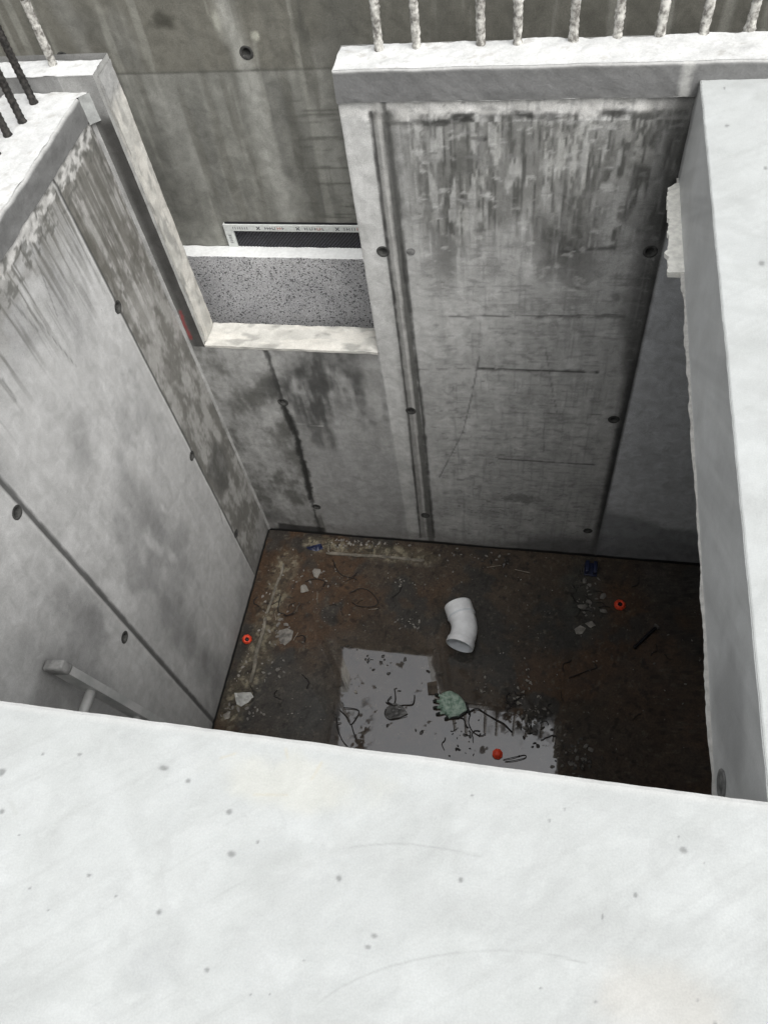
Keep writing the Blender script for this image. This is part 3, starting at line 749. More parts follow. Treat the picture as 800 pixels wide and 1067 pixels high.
ARCS = [[(190, 965), (215, 942), (260, 915), (305, 896), (345, 886), (390, 880), (440, 881), (500, 892)], [(330, 1046), (370, 1021), (430, 1000), (500, 991), (560, 993), (610, 1004)], [(330, 878+40), (357, 912)],
        [(758, 216), (765, 214), (775, 212)], [(768, 292), (779, 293)], [(760, 325), (790, 328)]]
def col_slab(x, y):
    P = Paint(x, y, (.37, .384, .380)); P.mul(.955+.09*fbm(x, y, .35, o=5, seed=4))
    P.mix(sm(fbm(x, y, .25, .09, o=5, seed=6), .54, .70), (.325, .337, .333), .55)
    P.mix(sm(fbm(x+y*.4, y, .03, .03, o=4, seed=3), .60, .72), (.34, .35, .347), .4)
    P.mix(sm(fbm(x*.8+y*.6, y*.8-x*.6, .35, .012, o=3, seed=7), .60, .72), (.33, .34, .336), .35)
    c = ons((158, 1005)); P.mix(blob(x, y, c, .055, .05, .6, .03, 5), (.29, .30, .30), .45)
    c = ons((690, 1040)); P.mix(blob(x, y, c, .10, .06, .5, .06, 5), (.38, .362, .33), .45)
    c = ons((300, 815)); P.mix(blob(x, y, c, .16, .05, .6, .05, 8), (.41, .41, .37), .5)
    c = ons((680, 970)); P.mix(blob(x, y, c, .22, .025, .7, .06, 8), (.32, .33, .326), .35)
    c = ons((560, 960)); P.mix(blob(x, y, c, .2, .03, .7, .06, 2), (.32, .33, .326), .3)
    for a in ((265, 828, 300, 828), (325, 812, 335, 795), (298, 780, 300, 790), (230, 790, 245, 785)):
        P.mix(seg(x, y, [ons(a[:2]), ons(a[2:])], .0022, .8, .002, 4, .02), (.38, .36, .30), .6)
    for (px, py, w, h) in SP:
        c = ons((px, py)); e = ons((px+max(w, 2.5)/2, py)); g = ons((px, py+max(h, 2.5)/2))
        P.mix(blob(x, y, c, abs(e[0]-c[0])*1.15, abs(g[1]-c[1])*1.15, .3, .009, 3, .6), (.16, .165, .162), .8)
    for a in ARCS:
        a = [(np.array(ons(p))) for p in a]; q = []
        for i in range(len(a)-1):      # smooth curve through the points
            p0, p1, p2, p3 = a[max(i-1, 0)], a[i], a[i+1], a[min(i+2, len(a)-1)]
            q += [tuple(.5*((2*p1)+(p2-p0)*t+(2*p0-5*p1+4*p2-p3)*t*t+(3*p1-p0-3*p2+p3)*t**3)) for t in (0, .33, .67)]
        q.append(tuple(a[-1]))
        P.mix(seg(x, y, q, .0014, .9, .0006, 4, .02)*sm(fbm(x, y, .12, o=2, seed=6), .3, .6), (.27, .28, .275), .55)
    P.mix(seg(x, y, [ons((17, 848)), ons((12, 836))][::-1], .003, .7), (.33, .34, .33), .6)
    # slightly paler worn arris
    P.mix(sm(y, Y0-.02, Y0-.004)*(y <= Y0+.001), (.44, .44, .43), .5)
    return P.c
S = Sheets()
xs1 = cat(lin(-3.2, -1.1, .06), lin(-1.1, XR, .0027), lin(XR, 1.1, .0027), lin(1.1, 3.2, .06)); ys1 = cat(lin(-3.0, -.2, .06), lin(-.2, Y0, .0027))
chip = lambda u, v: -sm(v, Y0-.006, Y0)*(.0008+.0012*vn(u, v, .03, seed=2))
S.grid((0, 0, 0), (1, 0, 0), (0, 1, 0), xs1, ys1, col_slab, disp=chip)
S.grid((0, 0, 0), (1, 0, 0), (0, 1, 0), xs1[xs1 >= XR-1e-4], lin(Y0, Y1-.012, .0075), col_slab, disp=lambda u, v: -sm(XR+.006-u, 0, .006)*.002)
def col_edge(y, z):
    P = Paint(y, z, (.50, .507, .50)); P.mul(.86+.28*fbm(y, z, .25, .6, o=5, seed=5))
    sh = z+y*.0
    P.mix(sm(fbm(y+z*1.2, z, .09, .9, o=4, seed=2), .48, .70), (.38, .385, .38), .45)
    P.mix(sm(fbm(y+z*1.5, z, .05, .9, o=3, seed=9), .58, .72), (.58, .585, .575), .35)
    P.mix(sm(-z, TS-.02, TS-.003), (.60, .60, .585), .5)
    P.mix(sm(y, Y1-.07, Y1-.02), (.17, .17, .165), .6)
    P.mix(blob(y, z, (.62, -.20), .16, .14, .5, .1, 5), (.24, .24, .24), .5)
    return P.c
S.grid((XR, 0, 0), (0, 0, 1), (0, 1, 0), lin(-TS, 0, .006), lin(Y0, Y1, .008), lambda u, v: col_edge(v, u), disp=lambda u, v: sm(u, -.006, 0)*(-.002))
S.grid((0, Y0, 0), (0, 0, 1), (1, 0, 0), lin(-TS, 0, .02), lin(-3.2, XR, .02), (.36, .36, .355))
S.grid((0, 0, -TS), (0, 1, 0), (1, 0, 0), lin(-3.0, Y0, .1), lin(-3.2, 3.2, .1), (.33, .33, .32))
S.grid((0, 0, -TS), (0, 1, 0), (1, 0, 0), lin(Y0, Y1, .1), lin(XR, 3.2, .1), (.33, .33, .32))
slab = S.build('concrete_slab', M_SLAB, warp=.0016, wscale=.05, smooth=False)
tag(slab, 'smooth near white concrete slab framing the near and right sides of the pit', 'slab')
# laitance flakes along the lower arris of the slab
bm = bmesh.new(); yv = Y0
ys = np.arange(Y0, Y1-.01, .006)
prev = None
for i, y_ in enumerate(ys):
    w = .001+.009*max(0, vn(np.array(y_), np.array(0.), .11, seed=3)*1.8-.75)+.005*max(0, vn(np.array(y_), np.array(7.), .03, seed=8)*2-.9)+.003*vn(np.array(y_), np.array(1.), .009, seed=5)
    w = float(w)
    ring = [bm.verts.new((XR+.004, y_, -TS+.006)), bm.verts.new((XR-w, y_, -TS+.002)), bm.verts.new((XR-w*.8, y_, -TS-.004)), bm.verts.new((XR+.004, y_, -TS-.004))]
    if prev:
        for k in range(4): bm.faces.new((prev[k], prev[(k+1) % 4], ring[(k+1) % 4], ring[k]))
    prev = ring
M_LAIT = simple('pale_laitance', (.50, .49, .46), .9, var=.15, scale=60, bump=.6)
link('mortar_lip', bm, M_LAIT, slab, smooth=False)
# white foam tongue near the back wall
bm = bmesh.new(); prev = None
y_a = at(700, 193, 2, -TS)[1]; y_b = at(712, 286, 2, -TS)[1]
NF = 130
for i in range(NF+1):
    f_ = i/NF; y_ = y_a+(y_b-y_a)*f_
    tx = at(695, 193+(286-193)*f_, 2, -TS)[0]
    x_ = tx+.010*mnoise.noise(Vector((f_*7, 3, 0)))+.008*mnoise.noise(Vector((f_*22, 5, 0)))+.004*mnoise.noise(Vector((f_*60, 9, 0)))
    x_ += (XR-.012-x_)*max(0, 1-f_/.05)
    x_ = min(x_, XR-.004)
    ring = [bm.verts.new((XR+.01, y_, -TS+.010)), bm.verts.new((x_, y_, -TS+.007)), bm.verts.new((x_+.003, y_, -TS-.012)), bm.verts.new((XR+.01, y_, -TS-.014))]
    if prev:
        for k in range(4): bm.faces.new((prev[k], prev[(k+1) % 4], ring[(k+1) % 4], ring[k]))
    else: bm.faces.new(ring[::-1])
    prev = ring
bm.faces.new(prev)
M_FOAM = simple('cream_foam', (.84, .83, .77), .85, var=.12, scale=45, bump=.7, dist_=.003)
link('foam_strip', bm, M_FOAM, slab, smooth=False)
# round form mark low on the slab side
q = at(752, 817, 0, XR); bm = bmesh.new()
Mx = Matrix.Translation((XR-.001, q[1], q[2])) @ Matrix.Rotation(-PI/2, 4, 'Y')
lathe(bm, [(.030, .0), (.029, .003), (.023, .003), (.021, .0008), (.011, .001), (.010, .003), (.0005, .003)], 24, Mx)
link('form_mark', bm, M_PLUG, slab)

# walls hidden under the slab (right and near ends of the pit), paled to bounce light
S = Sheets(); S.grid((1.30, 0, 0), (0, 0, 1), (0, 1, 0), lin(-D, -TS, .1), lin(.30, Y1, .1), (.42, .42, .41))
S.grid((1.5, 0, 0), (0, 1, 0), (0, 0, 1), lin(.30, Y1, .2), lin(-D, -TS, .2), (.42, .42, .41))
w = S.build('concrete_wall', M_WALL); tag(w, 'pale concrete wall closing the pit beneath the right slab', 'wall')
S = Sheets(); S.grid((0, .34, 0), (0, 0, 1), (1, 0, 0), lin(-D, -TS, .1), lin(XL, 1.30, .1), (.42, .42, .41))
w = S.build('concrete_wall', M_WALL); tag(w, 'shaded concrete wall closing the pit beneath the near slab', 'wall')

# ------------------------------------------------------------------ PIT FLOOR
FL = Y1
left_edge = [onp((297, 585)), onp((283, 640)), onp((262, 700)), onp((240, 745))]
back_edge = [onp((325, 566)), onp((385, 574)), onp((448, 582))]
def fl_masks(x, y):
    dry = seg(x, y, left_edge, .07, .6, .05, 5, .12)
    dry = np.maximum(dry, seg(x, y, back_edge, .05, .6, .03, 4, .12))
    return dry
def col_floor(x, y):
    P = Paint(x, y, (.066, .048, .033)); P.mul(.65+.7*fbm(x, y, .35, o=5, seed=6))
    P.mix(sm(fbm(x, y, .40, o=3, seed=2), .50, .66), (.088, .045, .020), .7)      # rusty silt
    P.mix(sm(fbm(x, y, .22, o=4, seed=9), .56, .68), (.036, .036, .033), .8)
    P.mix(blob(x, y, onp((300, 735)), .45, .35, .4, .2, 3), (.055, .052, .046), .8)
    P.mix(blob(x, y, onp((690, 750)), .35, .6, .4, .2, 5), (.105, .066, .042), .7)
    P.mix(blob(x, y, onp((650, 790)), .5, .25, .4, .2, 5), (.070, .060, .050), .5)
    P.mix(blob(x, y, onp((700, 600)), .35, .2, .4, .2, 5), (.065, .060, .055), .7)
    P.mix(blob(x, y, onp((608, 620)), .14, .30, .5, .08, 6), (.055, .058, .050), .8)
    d = fl_masks(x, y)
    P.mix(d, (.12, .10, .07), .6)
    P.mix(d*sm(fbm(x, y, .03, o=4, seed=7), .5, .62), (.27, .24, .17), .8)
    P.mix(blob(x, y, onp((680, 597)), .07, .03, .4, .03, 6), (.11, .09, .08), .7)
    P.mix(sm(fbm(x, y, .018, o=3, seed=4), .68, .76), (.13, .115, .09), .55)
    P.mix(sm(fbm(x, y, .03, o=3, seed=10), .64, .74), (.015, .012, .010), .6)
    return P.c
def wet_floor(x, y):
    pud = [onp(p) for p in ((347, 664), (452, 676), (592, 742), (604, 830), (345, 830))]
    pud = [onp(p) for p in ((357, 674), (450, 684), (457, 720), (470, 830), (350, 830))]
    pu2 = [onp(p) for p in ((440, 728), (500, 736), (590, 757), (604, 830), (440, 830))]
    w = .14+.86*np.maximum(quad(x, y, pud, .008, .016, .05, 4), quad(x, y, pu2, .012, .030, .05, 7))
    w = w*(1-fl_masks(x, y))
    w = w*(1-sm(fbm(x, y, .05, o=4, seed=7), .74, .78)*.9)
    # drier, silty edge towards the back
    # crumbs piercing the film at the broken right end of the puddle
    c = onp((548, 742)); k = blob(x, y, c, .22, .16, .6, .06, 5)
    w = w*(1-k*sm(fbm(x, y, .03, o=3, seed=2), .46, .54))
    c = onp((605, 795)); k = blob(x, y, c, .12, .2, .5, .06, 5)
    w = w*(1-k*sm(fbm(x, y, .03, o=3, seed=2), .44, .52))
    c = onp((375, 765)); k = blob(x, y, c, .07, .2, .5, .06, 5)
    w = w*(1-k*sm(fbm(x, y, .025, o=3, seed=4), .52, .58))
    return np.clip(w, 0, 1)
S = Sheets()
S.grid((0, 0, -D), (1, 0, 0), (0, 1, 0), cat(lin(XL-.03, .75, .0062), lin(.75, 1.3, .03)), cat(lin(.3, .95, .03), lin(.95, Y1+.02, .0062)), col_floor, wet=wet_floor,
       disp=lambda u, v: (fbm(u, v, .04, o=4, seed=7))*.010*fl_masks(u, v))
fl = S.build('floor', M_FLOOR, smooth=True); tag(fl, kind='structure')

# ground: bottom of the gap behind the wall and the earth round the works
bm = bmesh.new()
def rect(x0, y0, x1, y1, z): bm.faces.new([bm.verts.new(p) for p in ((x0, y0, z), (x1, y0, z), (x1, y1, z), (x0, y1, z))])
rect(-3.2, Y1+TW, 3.2, YF, -D+.3)
E_ = 80
rect(-E_, YF+.25, E_, E_, .04); rect(-E_, -E_, E_, -3.0, -.06); rect(-E_, -3.0, -3.2, YF+.25, -.06); rect(3.2, -3.0, E_, YF+.25, -.06); rect(-3.2, Y0, -2.0, Y1, -.06)
g = link('ground', bm, M_SOIL, smooth=False); tag(g, kind='structure')

# ------------------------------------------------------------------ PVC ELBOW
def pvc():
    zc_ = -D
    R = .083
    c1 = at(478.5, 673, 2, zc_+R); b0 = at(485, 655, 2, zc_+R); c0 = at(476.5, 630, 2, zc_+R)
    C1_, B_, C0_ = Vector(c1), Vector(b0), Vector(c0)
    root = empty('pipe_elbow', (B_.x, B_.y, zc_))
    off = Vector((B_.x, B_.y, zc_))
    # centre line: rounded bend
    d0 = (B_-C0_).normalized(); d1 = (C1_-B_).normalized()
    L = .055; pts = [C0_, C0_.lerp(B_-d0*L, .5), B_-d0*L]
    for i in range(1, 10):
        t = i/10; pts.append((B_-d0*L)*(1-t)**2+B_*2*t*(1-t)+(B_+d1*L)*t*t)
    pts += [B_+d1*L, (B_+d1*L).lerp(C1_, .5), C1_]
    # resample evenly
    out = []
    for a, b in zip(pts[:-1], pts[1:]):
        n = max(1, int((b-a).length/.006))
        for k in range(n): out.append(a.lerp(b, k/n))
    out.append(pts[-1]); nn = len(out)
    ln = [0]
    for a, b in zip(out[:-1], out[1:]): ln.append(ln[-1]+(b-a).length)
    T = ln[-1]
    def rf(i):
        s = ln[i]
        if s < .085: return R*1.0 if s > .004 else R*.985
        if s < .088: return R*(1-(s-.085)/.003*.07)
        if T-s < .006: return R*.99
        return R*.93 if T-s > .045 else R*.93+R*.07*min(1, (.045-(T-s))/.012)
    P_ = [p-off for p in out]
    bm = bmesh.new(); rings = tube(bm, P_, R, 40, cap=False, rf=rf)
    n = 40
    # wall thickness: rim and inner surface
    for end, sgn in ((0, 1), (-1, -1)):
        rg = rings[end]; cc = sum((v.co for v in rg), Vector())/n
        inn = [bm.verts.new(cc+(v.co-cc)*.945) for v in rg]
        for k in range(n):
            f = (rg[k], rg[(k+1) % n], inn[(k+1) % n], inn[k]); bm.faces.new(f if sgn < 0 else f[::-1])
    o = link('pipe', bm, M_PVC, root)
    bm = bmesh.new(); tube(bm, P_, R, 40, cap=False, rf=lambda i: rf(i)*.944)
    link('bore', bm, M_PVCIN, root)
    ia = min(range(nn), key=lambda i: abs(ln[i]-.074)); bm = bmesh.new()
    tube(bm, P_[ia:ia+3], R*1.03, 40, cap=False, rf=lambda i: R*(1.0, 1.035, 1.0)[i])
    link('socket_lip', bm, M_PVCIN, root)
    # rubber seal ring just inside the open socket
    bm = bmesh.new(); rr = tube(bm, [P_[-4], P_[-3]], R*.93, 40, cap=False, rf=lambda i: R*.925)
    link('seal_ring', bm, M_PVCIN, root)
    tag(root, 'pale grey plastic pipe elbow with a wide open end, lying on the wet floor', 'pipe')
pvc()

# ------------------------------------------------------------------ RED CAPS
def red_cap(px, py, label, r=.031, tilt=0, hole=True, az=0):
    x, y = onp((px, py)); root_loc = (x, y, -D)
    bm = bmesh.new()
    prof = [(.0005, .004), (r*.36, .004), (r*.40, .010), (r*.42, .024), (r*.62, .026), (r*.72, .018), (r*.98, .012), (r, .007), (r*.96, 0), (.0005, 0)]
    if not hole: prof = [(.0005, .022), (r*.5, .020), (r*.62, .016), (r*.70, .010), (r*.98, .009), (r, .005), (r*.96, 0), (.0005, 0)]
    lathe(bm, prof, 28)
    # eight grip notches in the flange
    for v in bm.verts:
        a = math.atan2(v.co.y, v.co.x); rad = math.hypot(v.co.x, v.co.y)
        if rad > r*.85: v.co.x *= 1-.08*max(0, math.cos(8*a)); v.co.y *= 1-.08*max(0, math.cos(8*a))
    o = link('pipe_plug', bm, M_RED); o.location = (root_loc[0], root_loc[1], -D+math.sin(abs(tilt))*r*.9)
    o.rotation_euler = (tilt, tilt*.4, az)
    if hole:
        bm = bmesh.new(); lathe(bm, [(.0005, .0055), (r*.34, .0055), (r*.40, .021)], 20); link('bore', bm, M_BLACK, o)  # black lining stands in for the shade inside the hole
    tag(o, label, 'plastic plug', 'orange red plastic plugs on the pit floor')
red_cap(258, 667, 'orange red plastic plug close to the foot of the left wall', .030, .5, True, .4)
red_cap(645, 631, 'orange red plastic plug with a dark hole, alone near the back right corner', .034, .12, True)
red_cap(518, 786, 'orange red domed plastic plug lying in the puddle', .029, .25, False)

# ------------------------------------------------------------------ LADDER leaning on the left wall
topP = Vector(at(55, 692, 0, XL+.055)); ty = topP.y; lowP = Vector(at(158, 751, 1, ty))
dirL = (lowP-topP).normalized()
tt = (-D+.02-topP.z)/dirL.z; foot = topP+dirL*tt
LEN = tt; lad = empty('ladder', (foot.x, ty, -D))
ez = -dirL; ex = Vector((0, 1, 0)).cross(ez).normalized(); ey = Vector((0, 1, 0))
def lm(y): # local frame: x across rail depth, y along rungs, z up the ladder
    return Matrix(((ex.x, ey.x, ez.x, foot.x-foot.x), (ex.y, ey.y, ez.y, y-ty), (ex.z, ey.z, ez.z, foot.z+D), (0, 0, 0, 1)))
GAP = .36
for yy in (ty, ty-GAP):
    Mx = lm(yy); bm = bmesh.new()
    add_box(bm, (-.041, -.016, .03), (-.037, .016, LEN-.03), Mx, .0008)
    add_box(bm, (.037, -.016, .03), (.041, .016, LEN-.03), Mx, .0008)
    add_box(bm, (-.037, -.016, .03), (.037, -.013, LEN-.03), Mx)
    rail = link('rail', bm, M_ALU, lad, smooth=False)
    bm = bmesh.new(); add_box(bm, (-.045, -.021, LEN-.055), (.045, .021, LEN), Mx, .010); link('end_cap', bm, M_RUBBER, rail)
    bm = bmesh.new(); add_box(bm, (-.040, -.019, -.0), (.040, .019, .06), Mx, .008); link('foot', bm, M_RUBBER, rail)
# rungs, set so that the highest crosses where the photograph shows it
rg = Vector(at(96, 716, 1, ty)); s0 = (rg-foot).dot(ez)
s = s0
while s > .15:
    bm = bmesh.new(); Mx = lm(ty)
    tube(bm, [Mx @ Vector((0, .004, s)), Mx @ Vector((0, -GAP-.004, s))], .019, 14)
    link('rung', bm, M_ALU, lad); s -= .28
tag(lad, 'dusty aluminium ladder leaning on the left wall, only its upper end in view', 'ladder')

# ------------------------------------------------------------------ GLOVE
gc = onp((472, 733)); gl = empty('work_glove', (gc[0], gc[1], -D))
def tolocal(px, py): a = onp((px, py)); return Vector((a[0]-gc[0], a[1]-gc[1], 0))
def puff(bm, outline, h, seed):
    """a crumpled pillow over an outline of photo points"""
    pts = [tolocal(*p) for p in outline]; c = sum(pts, Vector())/len(pts); rings = []
    n = 36; per = []
    for i in range(len(pts)):
        a, b = pts[i], pts[(i+1) % len(pts)]
        for k in range(4): per.append(a.lerp(b, k/4))
    # smooth the outline a little
    per = [(per[i-1]+per[i]*2+per[(i+1) % len(per)])/4 for i in range(len(per))]
    for f, z in ((1.0, .0), (1.0, h*.45), (.86, h*.85), (.62, h), (.35, h*1.02), (.12, h*.98)):
        rings.append([bm.verts.new(Vector((c.x+(p.x-c.x)*f, c.y+(p.y-c.y)*f, z+(mnoise.noise(Vector((p.x*f*17+seed, p.y*f*17, z*6))))*h*.8*(1 if z > 0 else 0)))) for p in per])
    for A, B in zip(rings[:-1], rings[1:]):
        for k in range(len(per)): bm.faces.new((A[k], A[(k+1) % len(per)], B[(k+1) % len(per)], B[k]))
    bm.faces.new(rings[-1]); bm.faces.new(rings[0][::-1])
bm = bmesh.new(); puff(bm, [(461, 722), (470, 721), (478, 724), (484, 732), (487, 741), (481, 745), (473, 748), (465, 746), (459, 741), (457, 733), (458, 726)], .026, 1)
link('palm', bm, M_GREEN, gl)
for (a, b, r) in (((462, 727), (453, 724), .0085), ((460, 732), (451, 731), .009), ((461, 738), (451, 738), .009), ((464, 743), (454, 745), .0085), ((472, 746), (463, 750), .0095)):
    p = tolocal(*a)+Vector((0, 0, .012)); e = tolocal(*b)+Vector((0, 0, .009)); pm = p.lerp(e, .55)+Vector((0, 0, .006))
    k = [p, p.lerp(pm, .5), pm, pm.lerp(e, .5), pm.lerp(e, .85), e]
    bm = bmesh.new(); tube(bm, k[:3], r, 10, rf=lambda i, r=r: r*(1.08, 1.02, .98)[i]); f1 = link('finger', bm, M_GREEN, gl)
    bm = bmesh.new(); tube(bm, k[2:], r, 10, rf=lambda i, r=r: r*(1.04, 1.0, .85, .45)[i]); link('fingertip', bm, M_BLACKF, f1)
# dark knitted cuff
bm = bmesh.new()
for (a, b) in (((485, 733), (489, 744)), ((487, 741), (478, 748)), ((478, 748), (466, 749))):
    p = tolocal(*a)+Vector((0, 0, .010)); e = tolocal(*b)+Vector((0, 0, .008)); tube(bm, [p, p.lerp(e, .5)+Vector((0, 0, .003)), e], .007, 8)
link('cuff', bm, M_BLACKF, gl)
tag(gl, 'pale green rubber coated work glove with dark fingertips, at the edge of the puddle', 'glove')

# ------------------------------------------------------------------ WIRES, SCRAPS, STICKS
def wire(pix, label, cat_='wire', r=.0022, M=M_WIRE, h=.006, hs=None, name='tie_wire', group=None):
    pts = []
    base = onp(pix[0])
    P = [onp(p) for p in pix]
    V = [Vector((p[0], p[1], -D+h+((hs[i]) if hs else .004*math.sin(i*2.1)+.003))) for i, p in enumerate(P)]
    # Catmull-Rom
    out = []
    for i in range(len(V)-1):
        p0 = V[max(i-1, 0)]; p1 = V[i]; p2 = V[i+1]; p3 = V[min(i+2, len(V)-1)]
        for k in range(6):
            t = k/6; out.append(.5*((2*p1)+(p2-p0)*t+(2*p0-5*p1+4*p2-p3)*t*t+(3*p1-p0-3*p2+p3)*t**3))
    out.append(V[-1]); bm = bmesh.new(); o0 = Vector((base[0], base[1], -D))
    tube(bm, [p-o0 for p in out], r, 6)
    o = link(name, bm, M); o.location = o0
    return tag(o, label, cat_, group)
wire([(489, 742), (497, 739), (506, 744), (516, 750), (525, 755), (533, 763)], 'thick dark wire running from the glove cuff across the puddle', r=.0035)
wire([(490, 744), (488, 753), (492, 762), (500, 767), (506, 765)], 'thin dark wire curled beside the glove', r=.0025)
wire([(524, 792), (534, 790), (546, 787), (547, 790), (536, 793), (526, 794)], 'narrow hairpin of wire right of the plug in the puddle', r=.0022)
wire([(411, 718), (412, 728), (410, 734), (404, 731), (408, 726)], 'short hooked wire standing in the middle of the puddle', r=.003)
wire([(402, 732), (410, 736), (420, 735), (430, 734), (432, 725)], 'bent dark wire lying over the crumpled film', r=.003)
wire([(402, 739), (401, 745), (406, 750), (414, 749), (424, 746)], 'curl of wire under the crumpled film', r=.0022)
wire([(354, 740), (362, 748), (366, 755), (374, 741), (358, 738)], 'dark wire triangle at the left rim of the puddle', r=.0028)
wire([(351, 748), (352, 760), (357, 772), (362, 778)], 'dark wire leading under the slab at the left rim of the puddle', r=.003)
wire([(366, 755), (369, 765), (371, 771)], 'short dark wire near the left rim of the puddle', r=.003)
wire([(592, 707), (603, 703), (612, 699), (621, 696), (619, 692)], 'straight dark wire with a hooked end right of the pipe elbow', r=.003, h=.004)
wire([(308, 638), (300, 642), (296, 640), (290, 637), (293, 622)], 'dark bent wire near the left end of the pit floor', r=.003)
wire([(318, 607), (328, 604), (338, 606), (337, 612)], 'curved dark wire beside the pale stones', r=.003)
wire([(347, 584), (351, 594), (357, 600), (366, 602), (372, 597)], 'dark wire bent like a fish hook on the rusty silt', r=.0028)
wire([(366, 618), (376, 614), (386, 617), (394, 628), (388, 633), (374, 632), (367, 628)], 'dark open loop of wire left of the pipe elbow', r=.003)
wire([(384, 636), (394, 635)], 'tiny pale straw under the open loop of wire', 'straw', r=.0022, M=M_WIREL, name='straw')
wire([(261, 715), (265, 722), (264, 730), (258, 734)], 'thin black wire round the crumpled paper', r=.0022)
wire([(306, 668), (311, 660)], 'tiny pale straw by the flat grey chip', 'straw', r=.0022, M=M_WIREL, name='straw')
wire([(331, 617), (331, 630)], 'tiny pale straw standing off the two pale stones', 'straw', r=.002, M=M_WIREL, name='straw')
wire([(536, 594), (552, 598)], 'pale straw near the foot of the back wall', 'straw', r=.0028, M=M_WIREL, name='straw')
wire([(507, 592), (522, 590)], 'shorter pale straw beneath the back wall', 'straw', r=.0024, M=M_WIREL, name='straw')
wire([(288, 647), (287, 640)], 'tiny pale straw near the lath', 'straw', r=.002, M=M_WIREL, name='straw')

# pen-like dark rod right of centre
def rod():
    a = onp((660, 676)); b = onp((682, 655)); L = math.hypot(b[0]-a[0], b[1]-a[1]); root = empty('steel_bolt', (a[0], a[1], -D), math.atan2(b[1]-a[1], b[0]-a[0]))
    bm = bmesh.new(); pts = [(t*L/24, 0, .012) for t in range(25)]
    tube(bm, pts, .010, 10, rf=lambda i: .0095+(.0012 if i % 2 else 0)); link('shank', bm, M_BLACK, root)
    bm = bmesh.new(); lathe(bm, [(.0005, 0), (.019, 0), (.019, .013), (.0005, .013)], 6, Matrix.Translation((L, 0, .017)) @ Matrix.Rotation(PI/2, 4, 'Y')); link('head', bm, M_STONE, root, smooth=False)
    tag(root, 'dark threaded bolt with a grey head, lying below the lone plug on the right', 'bolt')
rod()

# dark twigs and wire ends strewn about
tw = []
for k in range(5):
    bm = bmesh.new(); r_ = random.Random(k+50); a_ = 0; p_ = Vector((0, 0, .004)); pts = [p_.copy()]
    for i in range(7):
        a_ += r_.uniform(-.7, .7); p_ = p_+Vector((math.cos(a_)*.014, math.sin(a_)*.014, r_.uniform(-.001, .002))); p_.z = max(p_.z, .003); pts.append(p_)
    tube(bm, pts, .0022, 6, rf=lambda i: .0042-.0003*i); me = bpy.data.meshes.new('twig'); bm.to_mesh(me); bm.free(); me.materials.append(M_WIRE); tw.append(me)
rt = random.Random(5)
for i in range(46):
    cx_, cy_, sx_, sy_ = rt.choice(((340, 610, 60, 30), (300, 660, 30, 40), (560, 740, 40, 25), (610, 625, 20, 30), (420, 600, 60, 20), (480, 760, 60, 20), (640, 680, 50, 60)))
    x, y = onp((cx_+rt.gauss(0, .6)*sx_, cy_+rt.gauss(0, .6)*sy_))
    if not (XL+.04 < x < 1.0 and y < Y1-.05): continue
    o = bpy.data.objects.new('twig', tw[i % 5]); COL.objects.link(o); o.location = (x, y, -D); o.rotation_euler = (0, 0, rt.uniform(0, 6.28)); q_ = rt.uniform(.5, 1.15); o.scale = (q_, q_, 1)
    tag(o, 'small dark twig strewn on the pit floor', 'twig', 'dark twigs on the pit floor')

# wooden laths
def lath(a, b, w, t, M, label, h=.0, tw=.06, seed=1):
    A = onp(a); B = onp(b); L = math.hypot(B[0]-A[0], B[1]-A[1]); n = 30; bm = bmesh.new(); prev = None
    for i in range(n+1):
        s = i/n*L; ww = w*(1+.7*mnoise.noise(Vector((i*.6, seed*3, 0)))); 
        if i in (0, n): ww *= .55
        oy = .012*mnoise.noise(Vector((i*.09, seed*7, 1))); z = h+.003*mnoise.noise(Vector((i*.3, seed, 0)))
        ring = [bm.verts.new((s, oy-ww/2, z)), bm.verts.new((s, oy+ww/2, z)), bm.verts.new((s, oy+ww/2*.9, z+t)), bm.verts.new((s, oy-ww/2*.9, z+t))]
        if prev:
            for k in range(4): bm.faces.new((prev[k], prev[(k+1) % 4], ring[(k+1) % 4], ring[k]))
        else: bm.faces.new(ring[::-1])
        prev = ring
    bm.faces.new(prev)
    o = link('wood_lath', bm, M, smooth=False); o.location = (A[0], A[1], -D+.003); o.rotation_euler = (0, 0, math.atan2(B[1]-A[1], B[0]-A[0]))
    tag(o, label, 'lath')
lath((277, 644), (262, 712), .022, .010, M_WOOD, 'pale splintered lath running along the left wall past the plug', seed=1)
lath((296, 588), (279, 640), .016, .009, M_WOOD, 'thin pale lath near the back left corner', seed=2)
lath((340, 577), (442, 584), .020, .008, M_WOOD, 'long pale lath lying along the foot of the back wall', seed=3)
lath((312, 628), (308, 640), .010, .008, M_WOODD, 'short dark stick near the two pale stones', seed=4)

